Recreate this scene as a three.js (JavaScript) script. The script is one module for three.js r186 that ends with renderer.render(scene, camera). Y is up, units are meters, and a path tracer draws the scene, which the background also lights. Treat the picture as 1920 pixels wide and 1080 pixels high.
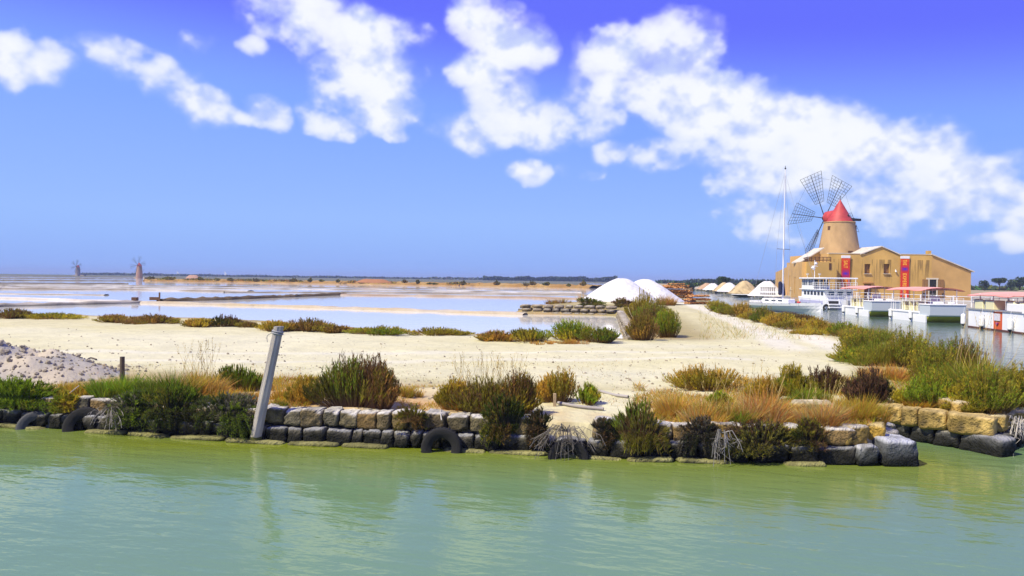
import * as THREE from 'three';
import { mergeGeometries, mergeVertices } from 'three/addons/utils/BufferGeometryUtils.js';
import { RoundedBoxGeometry } from 'three/addons/geometries/RoundedBoxGeometry.js';

// ------------------------------------------------------------------ camera, sky, sun, exposure
const scene = new THREE.Scene();
const FOCAL = 1507, EYE = 3;
const camera = new THREE.PerspectiveCamera(2 * Math.atan(540 / FOCAL) * 180 / Math.PI, 16 / 9, 0.1, 9000);
camera.position.set(0, EYE, 0);
camera.rotation.order = 'YXZ';
camera.rotation.set(-Math.atan(18 / FOCAL), 0, 0.0125);
camera.updateMatrixWorld(true);
const EXPOSURE = 1.25;
const SUN = new THREE.Vector3(-0.56, 0.8, 0.33).normalize();
const sun = new THREE.DirectionalLight(new THREE.Color(1, 0.90, 0.66), 5);
sun.name = 'sun';
sun.position.copy(SUN).multiplyScalar(200).add(new THREE.Vector3(0, 0, -60));
sun.target.position.set(0, 0, -60);
sun.castShadow = true;
sun.shadow.mapSize.set(4096, 4096);
Object.assign(sun.shadow.camera, { left: -120, right: 120, top: 120, bottom: -120, near: 1, far: 500 });
scene.add(sun, sun.target);

scene.fog = new THREE.FogExp2(new THREE.Color().setRGB(0.5, 0.64, 0.98), 0.00032);

// ------------------------------------------------------------------ random numbers and noise
function rng(seed) { let s = (seed * 2654435761) >>> 0; return () => { s = (s + 0x6d2b79f5) | 0; let t = Math.imul(s ^ (s >>> 15), 1 | s); t = (t + Math.imul(t ^ (t >>> 7), 61 | t)) ^ t; return ((t ^ (t >>> 14)) >>> 0) / 4294967296; }; }
const PERM = new Uint8Array(512); { const r = rng(7), a = [...Array(256).keys()]; for (let i = 255; i > 0; i--) { const j = Math.floor(r() * (i + 1)); [a[i], a[j]] = [a[j], a[i]]; } for (let i = 0; i < 512; i++) PERM[i] = a[i & 255]; }
const VAL = new Float32Array(256); { const r = rng(11); for (let i = 0; i < 256; i++) VAL[i] = r() * 2 - 1; }
function noise3(x, y, z) {          // smooth value noise, -1..1
  const xi = Math.floor(x), yi = Math.floor(y), zi = Math.floor(z); let u = x - xi, v = y - yi, w = z - zi;
  u = u * u * (3 - 2 * u); v = v * v * (3 - 2 * v); w = w * w * (3 - 2 * w);
  const X = xi & 255, Y = yi & 255, Z = zi & 255;
  const h = (i, j, k) => VAL[PERM[PERM[PERM[(X + i) & 255] + ((Y + j) & 255)] + ((Z + k) & 255)]];
  const a = h(0, 0, 0) + (h(1, 0, 0) - h(0, 0, 0)) * u, b = h(0, 1, 0) + (h(1, 1, 0) - h(0, 1, 0)) * u, c = h(0, 0, 1) + (h(1, 0, 1) - h(0, 0, 1)) * u, d = h(0, 1, 1) + (h(1, 1, 1) - h(0, 1, 1)) * u;
  const e = a + (b - a) * v, f = c + (d - c) * v; return e + (f - e) * w;
}
function fbm(x, y, z, n = 5, g = 0.5) { let s = 0, a = 0.5, f = 1; for (let i = 0; i < n; i++) { s += a * noise3(x * f + i * 17.3, y * f + i * 5.7, z * f + i * 31.1); a *= g; f *= 2.03; } return s; }
const clamp = (x, a = 0, b = 1) => Math.min(b, Math.max(a, x)), smooth = (a, b, x) => { const t = clamp((x - a) / (b - a)); return t * t * (3 - 2 * t); }, mix = (a, b, t) => a + (b - a) * t;
const mix3 = (a, b, t) => [mix(a[0], b[0], t), mix(a[1], b[1], t), mix(a[2], b[2], t)];

// Where the ray of a point of the photograph (1920 x 1080) meets the level y.
function ray(px, py) { return new THREE.Vector3((px - 960) / FOCAL, (540 - py) / FOCAL, -1).applyQuaternion(camera.quaternion); }
function P(px, py, y) { const d = ray(px, py), t = (y - EYE) / d.y; return new THREE.Vector3(d.x * t, y, d.z * t); }
function atZ(px, py, z) { const d = ray(px, py), t = z / d.z; return new THREE.Vector3(d.x * t, EYE + d.y * t, z); }

// ------------------------------------------------------------------ sky with clouds (directions, all round)
function makeSky() {
  const W = 4096, H = 2048, data = new Float32Array(W * H * 4);
  const blobs = [], rad = Math.PI / 180;
  const put = (px, py, rx, ry, dens = 1, tilt = 0) => {        // a puff of cloud seen in that direction, half sizes in photo pixels
    const d = ray(px, py).normalize(); blobs.push({ az: Math.atan2(d.x, -d.z), el: Math.asin(d.y), rx: rx * 0.85 / FOCAL, ry: ry * 0.85 / FOCAL, dens, c: Math.cos(tilt), s: Math.sin(tilt) });
  };
  put(40, 117, 85, 60, 1.25); put(0, 120, 60, 50, 1);
  put(235, 115, 105, 45, 0.95, -0.3); put(310, 150, 95, 55, 0.95, -0.4); put(370, 188, 90, 45, 1.25, -0.35); put(430, 212, 50, 18, 0.6, -0.1); put(375, 80, 45, 24, 0.35, 0.3); put(468, 82, 30, 25, 0.35);
  put(560, 20, 110, 70, 1.05); put(600, 60, 80, 60, 0.9); put(575, 80, 45, 50, 0.7); put(700, 75, 110, 70, 1.2); put(690, 140, 120, 90, 1.25); put(630, 120, 70, 60, 0.8); put(720, 195, 85, 60, 1.1); put(640, 160, 80, 40, 0.9); put(625, 225, 90, 34, 0.5, -0.3); put(500, 212, 45, 34, 0.42, -0.6); put(755, 250, 24, 22, 0.25);
  put(880, 25, 55, 60, 1.1); put(930, 70, 95, 75, 1.2); put(900, 135, 90, 40, 1.1); put(990, 90, 45, 60, 0.9); put(945, 190, 90, 50, 0.9); put(930, 240, 140, 52, 1.25); put(1010, 235, 100, 62, 1.15); put(880, 250, 70, 40, 0.9); put(1100, 220, 80, 60, 0.5);
  put(1170, 105, 95, 75, 1.15); put(1215, 80, 80, 55, 1.15); put(1275, 110, 100, 75, 1.25); put(1140, 165, 80, 50, 0.95); put(1290, 175, 140, 75, 1.25); put(1370, 205, 140, 80, 1.3); put(1450, 240, 150, 75, 1.3); put(1540, 270, 140, 75, 1.3); put(1630, 285, 130, 72, 1.3); put(1720, 300, 110, 62, 1.25); put(1800, 330, 110, 45, 1.15); put(1400, 285, 140, 50, 1.05); put(1530, 335, 190, 40, 0.85); put(1700, 355, 190, 36, 0.8);
  put(1135, 294, 46, 32, 0.95); put(990, 332, 46, 24, 0.85); put(1230, 290, 110, 32, 0.5); put(1080, 325, 60, 18, 0.3); put(1600, 385, 260, 55, 0.6); put(1780, 400, 220, 70, 0.65); put(1500, 440, 120, 40, 0.2); put(1855, 455, 66, 17, 1.0); put(1912, 468, 36, 16, 0.9); put(1915, 352, 40, 24, 0.9); put(1740, 450, 55, 26, 0.35); put(970, 5, 30, 15, 0.3);
  const r = rng(5);                                            // the same kind of sky goes on all round
  for (let i = 0; i < 46; i++) {
    const az = mix(0.72, 2 * Math.PI - 0.72, r()), el = mix(5, 26, Math.pow(r(), 0.9)) * rad, n = 2 + Math.floor(r() * 5), size = mix(0.03, 0.08, r());
    for (let k = 0; k < n; k++) blobs.push({ az: az + (k - n / 2) * size * 1.1 + (r() - 0.5) * 0.03, el: el + (r() - 0.5) * size * 0.8, rx: size * mix(0.7, 1.5, r()), ry: size * mix(0.45, 0.9, r()), dens: mix(0.5, 1.3, r()), c: 1, s: 0 });
  }
  for (let i = 0; i < 34; i++) {
    const az = r() * 2 * Math.PI, el = mix(25, 75, r()) * rad, n = 2 + Math.floor(r() * 4), size = mix(0.05, 0.11, r()), k0 = 1 / Math.cos(el);
    for (let k = 0; k < n; k++) blobs.push({ az: az + (k - n / 2) * size * k0 + (r() - 0.5) * 0.04, el: Math.max(24.5 * rad, el + (r() - 0.5) * size), rx: size * mix(0.7, 1.4, r()) * k0, ry: size * mix(0.5, 0.9, r()), dens: mix(0.5, 1.25, r()), c: 1, s: 0 });
  }
  const zen = [0.11, 0.15, 0.88], up = [0.135, 0.172, 1.0], mid = [0.235, 0.415, 1.03], low = [0.33, 0.53, 1.02], hor = [0.30, 0.47, 0.97];
  const K = 1 / EXPOSURE;
  for (let row = 0; row < H; row++) {
    const el = ((row + 0.5) / H - 0.5) * Math.PI, y = Math.sin(el), deg = el / rad, ce = Math.cos(el);
    const near = []; for (const b of blobs) if (Math.abs(b.el - el) < Math.max(b.rx * Math.abs(b.s), b.ry) * 1.9 + 0.02) near.push(b);
    for (let col = 0; col < W; col++) {
      const o = (row * W + col) * 4; data[o + 3] = 1;
      if (row < H / 2 - 2) { data[o] = 0.3 * K; data[o + 1] = 0.4 * K; data[o + 2] = 0.6 * K; continue; }
      const a = ((col + 0.5) / W - 0.5) * 2 * Math.PI, x = Math.cos(a) * ce, z = Math.sin(a) * ce, az = Math.atan2(x, -z);
      let c;
      const e2 = deg + 3.4 * Math.sin(az * 1.0 - 0.12) * smooth(2, 14, deg);        // clearer, deeper blue to the right
      if (e2 < 4) c = mix3(hor, low, smooth(0, 4, e2)); else if (e2 < 10) c = mix3(low, mid, (e2 - 4) / 6); else if (e2 < 18) c = mix3(mid, up, smooth(0, 1, (e2 - 10) / 8)); else c = mix3(up, zen, smooth(18, 80, e2));
      let D = -1;
      if (near.length) {
        const wx = noise3(x * 22, y * 22, z * 22) * 0.012 + noise3(x * 60, y * 60 + 9, z * 60) * 0.005, wy = noise3(x * 22 + 40, y * 22, z * 22) * 0.010 + noise3(x * 60 + 40, y * 60, z * 60) * 0.004;
        let s = 0, m = -1;
        for (const b of near) {
          let da = az - b.az; if (da > Math.PI) da -= 2 * Math.PI; else if (da < -Math.PI) da += 2 * Math.PI;
          da += wx; const de = el - b.el + wy, u = (da * b.c + de * b.s) / b.rx, v = (-da * b.s + de * b.c) / b.ry, q = 1 - u * u - v * v;
          if (q > -1.2) { const t = q > 0 ? q * b.dens : q; if (t > m) m = t; if (q > 0) s += q * b.dens * 0.35; }
        }
        D = m + s * 0.35;
        if (D > -0.9) {
          const f = fbm(x * 26 + 3, y * 34, z * 26, 7, 0.53), g = fbm(x * 9, y * 12 + 7, z * 9, 3);
          const dens = D * 0.82 - 0.10 + f * 1.3 + g * 0.35, core = Math.max(0, dens + 0.02), veil = 0.24 * smooth(-0.35, 0.55, D + g * 1.4 + f * 1.1);
          const alpha = 1 - (1 - veil) * Math.exp(-2.3 * Math.pow(core, 1.4)) ;
          if (alpha > 0.002) {
            const f2 = fbm((x + SUN.x * 0.02) * 26 + 3, (y + SUN.y * 0.02) * 30, (z + SUN.z * 0.02) * 26, 4, 0.56);
            const lit = clamp(0.58 + (f - f2) * 2.0 + dens * 0.34 + g * 0.5, 0.15, 1);
            const cc = mix3([0.58, 0.68, 0.98], [0.95, 0.975, 1.03], lit);
            c = mix3(c, cc, clamp(alpha * 1.02) * smooth(0.5, 3, deg));
          }
        }
      }
      data[o] = c[0] * K; data[o + 1] = c[1] * K; data[o + 2] = c[2] * K;
    }
  }
  const t = new THREE.DataTexture(data, W, H, THREE.RGBAFormat, THREE.FloatType);
  t.mapping = THREE.EquirectangularReflectionMapping; t.magFilter = t.minFilter = THREE.LinearFilter; t.needsUpdate = true; return t;
}
scene.background = scene.environment = makeSky();

// ------------------------------------------------------------------ naming
const used = new Map();
function numbered(name) { const n = used.get(name) || 0; used.set(name, n + 1); return n ? name + '_' + String(n).padStart(3, '0') : name; }
function tag(o, label, category, group, kind) { if (label) o.userData.label = label; if (category) o.userData.category = category; if (group) o.userData.group = group; if (kind) o.userData.kind = kind; return o; }
function thing(name, label, category, pos = [0, 0, 0], turn = 0, group) { const o = new THREE.Group(); o.name = numbered(name); o.position.set(...(pos.isVector3 ? pos.toArray() : pos)); o.rotation.y = turn; scene.add(o); return tag(o, label, category, group); }
function part(name, geo, mat, parent, label) { const m = new THREE.Mesh(Array.isArray(geo) ? merged(geo) : geo, mat); m.name = name; m.castShadow = m.receiveShadow = true; parent.add(m); if (label) m.userData.label = label; return m; }
function solo(name, geo, mat, label, category, group, kind) { const m = part(numbered(name), geo, mat, scene); return tag(m, label, category, group, kind); }
function merged(list) {
  list = list.filter(Boolean).map((g) => { g = g.index ? g.toNonIndexed() : g; for (const k of Object.keys(g.attributes)) if (!['position', 'normal', 'uv'].includes(k)) g.deleteAttribute(k); if (!g.attributes.uv) g.setAttribute('uv', new THREE.BufferAttribute(new Float32Array(g.attributes.position.count * 2), 2)); g.groups = []; return g; });
  return mergeGeometries(list, false);
}
const box = (w, h, d, x = 0, y = 0, z = 0, ry = 0, rz = 0, rx = 0) => { const g = new THREE.BoxGeometry(w, h, d); if (rz) g.rotateZ(rz); if (rx) g.rotateX(rx); if (ry) g.rotateY(ry); return g.translate(x, y, z); };
const rbox = (w, h, d, x, y, z, r = 0.03, ry = 0) => { const g = new RoundedBoxGeometry(w, h, d, 2, Math.min(r, w / 2.1, h / 2.1, d / 2.1)); if (ry) g.rotateY(ry); return g.translate(x, y, z); };
function bar(a, b, r, n = 6, r2 = r) { const A = new THREE.Vector3(...a), B = new THREE.Vector3(...b), d = B.clone().sub(A), g = new THREE.CylinderGeometry(r2, r, d.length(), n); g.applyQuaternion(new THREE.Quaternion().setFromUnitVectors(new THREE.Vector3(0, 1, 0), d.normalize())); return g.translate((A.x + B.x) / 2, (A.y + B.y) / 2, (A.z + B.z) / 2); }
function tube(pts, r, n = 24, k = 6) { return new THREE.TubeGeometry(new THREE.CatmullRomCurve3(pts.map((p) => new THREE.Vector3(...p))), n, r, k); }

// ------------------------------------------------------------------ textures (tileable) and materials
function tileNoise(N, per, oct, seed, shape = (v) => v, sx = 1, sy = 1) {
  const out = new Float32Array(N * N), r = rng(seed); let a = 1, tot = 0;
  for (let o = 0; o < oct; o++) {
    const px = Math.max(1, Math.round(per * sx * 2 ** o)), py = Math.max(1, Math.round(per * sy * 2 ** o)), L = new Float32Array(px * py).map(() => r());
    for (let y = 0; y < N; y++) { const fy = y / N * py, y0 = Math.floor(fy), v = fy - y0, vv = v * v * (3 - 2 * v), ya = (y0 % py) * px, yb = ((y0 + 1) % py) * px;
      for (let x = 0; x < N; x++) { const fx = x / N * px, x0 = Math.floor(fx), u = fx - x0, uu = u * u * (3 - 2 * u), xa = x0 % px, xb = (x0 + 1) % px; out[y * N + x] += a * mix(mix(L[ya + xa], L[ya + xb], uu), mix(L[yb + xa], L[yb + xb], uu), vv); } }
    tot += a; a *= 0.55;
  }
  for (let i = 0; i < out.length; i++) out[i] = shape(out[i] / tot); return out;
}
function texOf(N, f, srgb) { const d = new Uint8Array(N * N * 4); for (let i = 0; i < N * N; i++) { const c = f(i); d[i * 4] = clamp(c[0]) * 255; d[i * 4 + 1] = clamp(c[1]) * 255; d[i * 4 + 2] = clamp(c[2]) * 255; d[i * 4 + 3] = 255; } const t = new THREE.DataTexture(d, N, N); t.wrapS = t.wrapT = THREE.RepeatWrapping; t.magFilter = THREE.LinearFilter; t.minFilter = THREE.LinearMipmapLinearFilter; if (srgb) t.colorSpace = THREE.SRGBColorSpace; t.needsUpdate = true; return t; }
const rep = (t, x, y = x) => { const c = t.clone(); c.repeat.set(x, y); c.needsUpdate = true; return c; };
const N1 = tileNoise(512, 6, 6, 3), N2 = tileNoise(512, 24, 4, 9), N3 = tileNoise(512, 4, 7, 21);
const grainTex = texOf(512, (i) => { const v = 0.80 + (N1[i] - 0.5) * 0.45 + (N2[i] - 0.5) * 0.28 - (N2[i] > 0.66 ? 0.18 : 0); return [v, v, v]; });
const sandTex = texOf(512, (i) => { const v = 0.90 + (N1[i] - 0.5) * 0.22 + (N2[i] - 0.5) * 0.2 - smooth(0.62, 0.72, N2[i]) * 0.22 * smooth(0.45, 0.6, N3[i]); return [v, v * (0.99 + 0.02 * N3[i]), v * (0.95 + 0.08 * N3[i])]; });
const roughTex = texOf(512, (i) => { const v = N1[i] * 0.6 + N2[i] * 0.4; return [v, v, v]; });
const pitTex = texOf(512, (i) => { const v = clamp(0.5 + (N1[i] - 0.5) * 1.3 + (N2[i] - 0.5) * 0.9 - (N2[i] < 0.38 ? 0.3 : 0)); return [v, v, v]; });
const plasterTex = texOf(512, (i) => { const x = (i % 512) / 512, v = 0.82 + (N3[i] - 0.5) * 0.55; return [v, v * (0.985 + 0.03 * N1[i]), v * (0.96 + 0.06 * N1[i])]; });
const streakN = tileNoise(512, 5, 5, 33, (v) => v, 5, 0.35);
const streakTex = texOf(512, (i) => { const y = Math.floor(i / 512) / 512, s = smooth(0.52, 0.72, streakN[i]) * smooth(0.35, 0.95, y) * 0.5, v = 0.86 + (N3[i] - 0.5) * 0.4 - s; return [v, v * 0.99, v * 0.97]; });
const std = (c, rough = 0.8, o = {}) => new THREE.MeshStandardMaterial({ color: Array.isArray(c) ? new THREE.Color().setRGB(...c) : c, roughness: rough, ...o });
const M = {
  ground: new THREE.MeshPhysicalMaterial({ roughness: 1, specularIntensity: 0.2, vertexColors: true, map: rep(sandTex, 0.5), bumpMap: rep(roughTex, 1.7), bumpScale: 0.04 }),
  stone: new THREE.MeshPhysicalMaterial({ roughness: 1, specularIntensity: 0.25, vertexColors: true, map: rep(grainTex, 1.3), bumpMap: rep(pitTex, 1.6), bumpScale: 0.035 }),
  plant: new THREE.MeshPhysicalMaterial({ vertexColors: true, roughness: 0.9, specularIntensity: 0.15, side: THREE.DoubleSide }),
  leaf: new THREE.MeshPhysicalMaterial({ vertexColors: true, roughness: 1, specularIntensity: 0.12, side: THREE.DoubleSide, transmission: 0.45, thickness: 0 }),
  twig: std([0.42, 0.38, 0.33], 0.9), darkTwig: std([0.08, 0.06, 0.05], 0.9),
  salt: std([0.86, 0.86, 0.86], 0.85, { map: rep(grainTex, 0.4), bumpMap: rep(roughTex, 0.5), bumpScale: 0.08 }),
  plaster: std([0.68, 0.43, 0.12], 0.9, { map: rep(streakTex, 0.2, 0.165), bumpMap: rep(roughTex, 0.6), bumpScale: 0.01 }),
  plasterLight: std([0.70, 0.43, 0.15], 0.9, { map: rep(plasterTex, 0.12), bumpMap: rep(roughTex, 0.6), bumpScale: 0.01 }),
  tower: std([0.55, 0.36, 0.17], 0.9, { map: rep(plasterTex, 4, 2), bumpMap: rep(roughTex, 8, 4), bumpScale: 0.015 }),
  cap: std([0.52, 0.055, 0.05], 0.6, { map: rep(plasterTex, 2, 2) }), cream: std([0.62, 0.55, 0.42], 0.85), roofWhite: std([0.72, 0.66, 0.55], 0.85, { map: rep(grainTex, 0.5) }),
  tile: std([0.5, 0.24, 0.10], 0.9, { map: rep(grainTex, 0.6) }), dark: std([0.015, 0.014, 0.013], 0.7), iron: std([0.03, 0.028, 0.026], 0.6), wood: std([0.13, 0.06, 0.025], 0.8, { map: rep(grainTex, 1) }), woodTan: std([0.34, 0.18, 0.06], 0.8, { map: rep(grainTex, 1) }),
  white: std([0.80, 0.81, 0.82], 0.45), whitePaint: std([0.78, 0.78, 0.77], 0.5, { map: rep(plasterTex, 0.4) }), gel: std([0.80, 0.82, 0.84], 0.3), hullBlue: std([0.50, 0.56, 0.60], 0.35), olive: std([0.50, 0.50, 0.04], 0.5, { map: rep(plasterTex, 0.5) }), seat: std([0.70, 0.68, 0.42], 0.6), grey: std([0.28, 0.29, 0.31], 0.6), navy: std([0.015, 0.018, 0.05], 0.8),
  canopy: new THREE.MeshPhysicalMaterial({ color: new THREE.Color().setRGB(0.74, 0.27, 0.19), roughness: 0.9, side: THREE.DoubleSide, transmission: 0.25, thickness: 0 }), orange: std([0.62, 0.10, 0.015], 0.55), pale: std([0.66, 0.66, 0.72], 0.4), steel: std([0.6, 0.6, 0.6], 0.35, { metalness: 0.8 }), windowGlass: std([0.03, 0.05, 0.08], 0.08),
  rubber: std([0.012, 0.012, 0.012], 0.95, { bumpMap: rep(roughTex, 6, 2), bumpScale: 0.01 }), rubberGrey: std([0.06, 0.063, 0.066], 0.8, { bumpMap: rep(roughTex, 6, 2), bumpScale: 0.01 }), rope: std([0.45, 0.42, 0.36], 0.95), concrete: std([0.46, 0.43, 0.37], 0.95, { map: rep(grainTex, 0.4) }),
};

// ------------------------------------------------------------------ land: outlines and heights
const LAND = [[-60, -26.5], [-30, -20.3], [-10, -15.98], [-4.58, -14.78], [0, -14.12], [2.17, -13.72], [6.15, -13.42], [6.5, -14.1], [6.85, -15.75], [7.75, -15.75], [8.5, -14.62], [9.2, -15.05], [10.6, -15.7], [13, -20.5], [16, -28], [18.8, -39], [21, -55], [22.4, -75], [26, -110], [37, -200], [62, -420], [52, -420], [26, -200], [17, -120], [10, -86], [3.5, -67], [0.6, -59.7], [7.8, -58.4], [4.9, -33.6], [-1.8, -35.6], [-14.3, -44], [-31, -48.5], [-90, -66]];
const QUAY = [[40, -20], [40, -118], [44, -131], [48, -154], [57, -241], [100, -600], [900, -600], [900, -20]];
const SCRUB = [[-128, -312], [34, -300], [50, -565], [-260, -565]];
const FARLAND = [[-1100, -560], [1100, -560], [1100, -1050], [-1100, -1050]];
function sd(poly, x, z) {            // distance to the outline, positive inside
  let d = 1e9, inside = false;
  for (let i = 0, j = poly.length - 1; i < poly.length; j = i++) {
    const [ax, az] = poly[i], [bx, bz] = poly[j], ex = bx - ax, ez = bz - az, t = clamp(((x - ax) * ex + (z - az) * ez) / (ex * ex + ez * ez)), dx = x - ax - ex * t, dz = z - az - ez * t;
    d = Math.min(d, dx * dx + dz * dz);
    if ((az > z) !== (bz > z) && x < (bx - ax) * (z - az) / (bz - az) + ax) inside = !inside;
  }
  return inside ? Math.sqrt(d) : -Math.sqrt(d);
}
function landInfo(x, z) { return { a: sd(LAND, x, z), b: x > 30 ? sd(QUAY, x, z) : -99, c: z < -500 ? Math.max(sd(FARLAND, x, z), sd(SCRUB, x, z)) : z < -290 ? sd(SCRUB, x, z) : -99 }; }
function heightFrom(x, z, s) {
  const quayEdge = z > -17.2 - Math.max(0, -x - 10) * 0.3 && x < 9.4;
  const w = quayEdge ? 0.1 : mix(0.5, 1.5, smooth(-17, -26, z)), platform = smooth(-56, -60, z) * smooth(-110, -80, z) * smooth(14.5, 11, x);
  let top = 0.58 + 0.13 * smooth(0.2, 4, s.a) + platform * 0.42 + noise3(x * 0.35, 3, z * 0.35) * 0.05 + noise3(x * 1.7, 8, z * 1.7) * 0.018;
  top -= 0.05 * smooth(2.4, 0.6, Math.abs(x - 0.9)) * (z > -16.5 ? 1 : 0);
  const heap = Math.hypot((x + 11.6) / 2.6, (z + 18.4) / 1.35); if (heap < 1) top += 0.72 * Math.pow(1 - heap, 0.8) * (1 + 0.25 * noise3(x * 3, 1, z * 3)) + noise3(x * 6, 4, z * 6) * 0.035 * (1 - heap);
  const inPan = x < 9 && z < -30;
  let h = mix(inPan ? 0.1 : -0.9, top, smooth(-w, w * 0.6, s.a));
  if (s.b > -1) h = Math.max(h, mix(-0.9, 0.9 + noise3(x * 0.2, 1, z * 0.2) * 0.03, smooth(-0.1, 0.1, s.b)));
  if (s.c > -20) h = Math.max(h, mix(-0.5, 0.6, smooth(-8, 3, s.c)));
  return h;
}
const hAt = (x, z) => heightFrom(x, z, landInfo(x, z));
function groundColor(x, z, s) {
  const n = fbm(x * 0.25, 1, z * 0.35, 4), n2 = fbm(x * 1.1, 5, z * 1.1, 3), n3 = noise3(x * 0.08, 2, z * 0.5);
  if (s.c > -8) return mix3([0.17, 0.175, 0.14], [0.11, 0.12, 0.08], clamp(0.5 + n));
  if (s.b > -0.5) return mix3([0.42, 0.39, 0.32], [0.36, 0.30, 0.18], clamp(smooth(-130, -170, z) + n));
  let c = mix3([0.58, 0.55, 0.33], [0.62, 0.60, 0.42], clamp(0.45 + n * 0.9 + n3 * 0.5));
  const pz = clamp((-z - 24) / 56), cx = mix(9.5, 18.2, Math.pow(pz, 0.8)), tr = Math.max(smooth(0.9, 0.3, Math.abs(x - cx + 0.9)), smooth(0.9, 0.3, Math.abs(x - cx - 0.9))) * smooth(-24, -30, z);
  c = mix3(c, [0.68, 0.66, 0.56], tr * 0.75); if (z < -24 && z > -80) c = mix3(c, [0.50, 0.45, 0.24], (1 - tr) * smooth(0.2, 1.8, Math.abs(x - cx)) * smooth(-30, -40, z) * 0.5);
  const lane = smooth(0.5, 0.15, Math.abs(-z - 22.5 - x * 0.1 + n * 1.5)) + smooth(0.5, 0.15, Math.abs(-z - 25 - x * 0.1 + n * 1.5)); c = mix3(c, [0.67, 0.66, 0.55], clamp(lane) * 0.5 * (x < 7 ? 1 : 0));
  c = mix3(c, [0.52, 0.49, 0.22], smooth(-19.5, -17.5, z) * clamp(0.2 + n2) * 0.5);
  const bank = smooth(4.2, 1.2, sdQuay(x, z)), orange = bank * clamp(0.45 + n2 * 1.3 + 0.5 * smooth(2.2, 3.6, x) * smooth(8, 6, x) + 0.5 * smooth(-3, -4.5, x) - 0.55 * smooth(-0.4, 0.4, x) * smooth(2.6, 2, x));
  c = mix3(c, [0.50, 0.31, 0.15], orange * 0.85);
  const shore = smooth(4.5, 1.5, s.a) * (z < -17 ? 1 : 0);
  c = mix3(c, mix3([0.34, 0.22, 0.10], [0.22, 0.20, 0.07], clamp(0.5 + n2)), shore * 0.8);
  const right = smooth(4.5, 2.2, s.a) * smooth(6, 8, x) * (z < -15.8 ? 1 : 0);
  c = mix3(c, [0.30, 0.25, 0.12], right * 0.7);
  const heap = Math.hypot((x + 11.6) / 2.6, (z + 18.4) / 1.35); if (heap < 1.05) c = mix3(c, mix3([0.36, 0.35, 0.33], [0.52, 0.46, 0.36], clamp(0.5 + n2 * 1.8)), 0.9);
  return c;
}
const QLINE = [[-60, -26.2], [-30, -20.0], [-10, -15.7], [-4.58, -14.46], [0, -13.84], [2.17, -13.40], [6.3, -13.14]];
function sdQuay(x, z) { let d = 1e9; for (let i = 0; i + 1 < QLINE.length; i++) { const [ax, az] = QLINE[i], [bx, bz] = QLINE[i + 1], ex = bx - ax, ez = bz - az, t = clamp(((x - ax) * ex + (z - az) * ez) / (ex * ex + ez * ez)); d = Math.min(d, Math.hypot(x - ax - ex * t, z - az - ez * t)); } return d; }
{
  const NC = 520, NR = 480, pos = new Float32Array(NC * NR * 3), col = new Float32Array(NC * NR * 3), uv = new Float32Array(NC * NR * 2), idx = [];
  for (let j = 0; j < NR; j++) {
    const z = -(11.6 * Math.pow(1090 / 11.6, Math.pow(j / (NR - 1), 1.12)));
    for (let i = 0; i < NC; i++) {
      const x = (i / (NC - 1) * 2 - 1) * 1.05 * (-z + 6), k = j * NC + i, s = landInfo(x, z), c = groundColor(x, z, s);
      pos.set([x, heightFrom(x, z, s), z], k * 3); col.set(c, k * 3); uv.set([x * 0.5, z * 0.5], k * 2);
    }
  }
  for (let j = 0; j + 1 < NR; j++) for (let i = 0; i + 1 < NC; i++) { const a = j * NC + i, b = a + 1, c = a + NC, d = c + 1; if (Math.max(pos[a * 3 + 1], pos[b * 3 + 1], pos[c * 3 + 1], pos[d * 3 + 1]) < -0.6) continue; idx.push(a, b, c, b, d, c); }
  const g = new THREE.BufferGeometry(); g.setAttribute('position', new THREE.BufferAttribute(pos, 3)); g.setAttribute('color', new THREE.BufferAttribute(col, 3)); g.setAttribute('uv', new THREE.BufferAttribute(uv, 2)); g.setIndex(idx); g.computeVertexNormals();
  solo('ground', g, M.ground, 'pale sandy spit of land with a dirt road between canal and salt pans', 'ground', null, 'structure');
}

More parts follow.
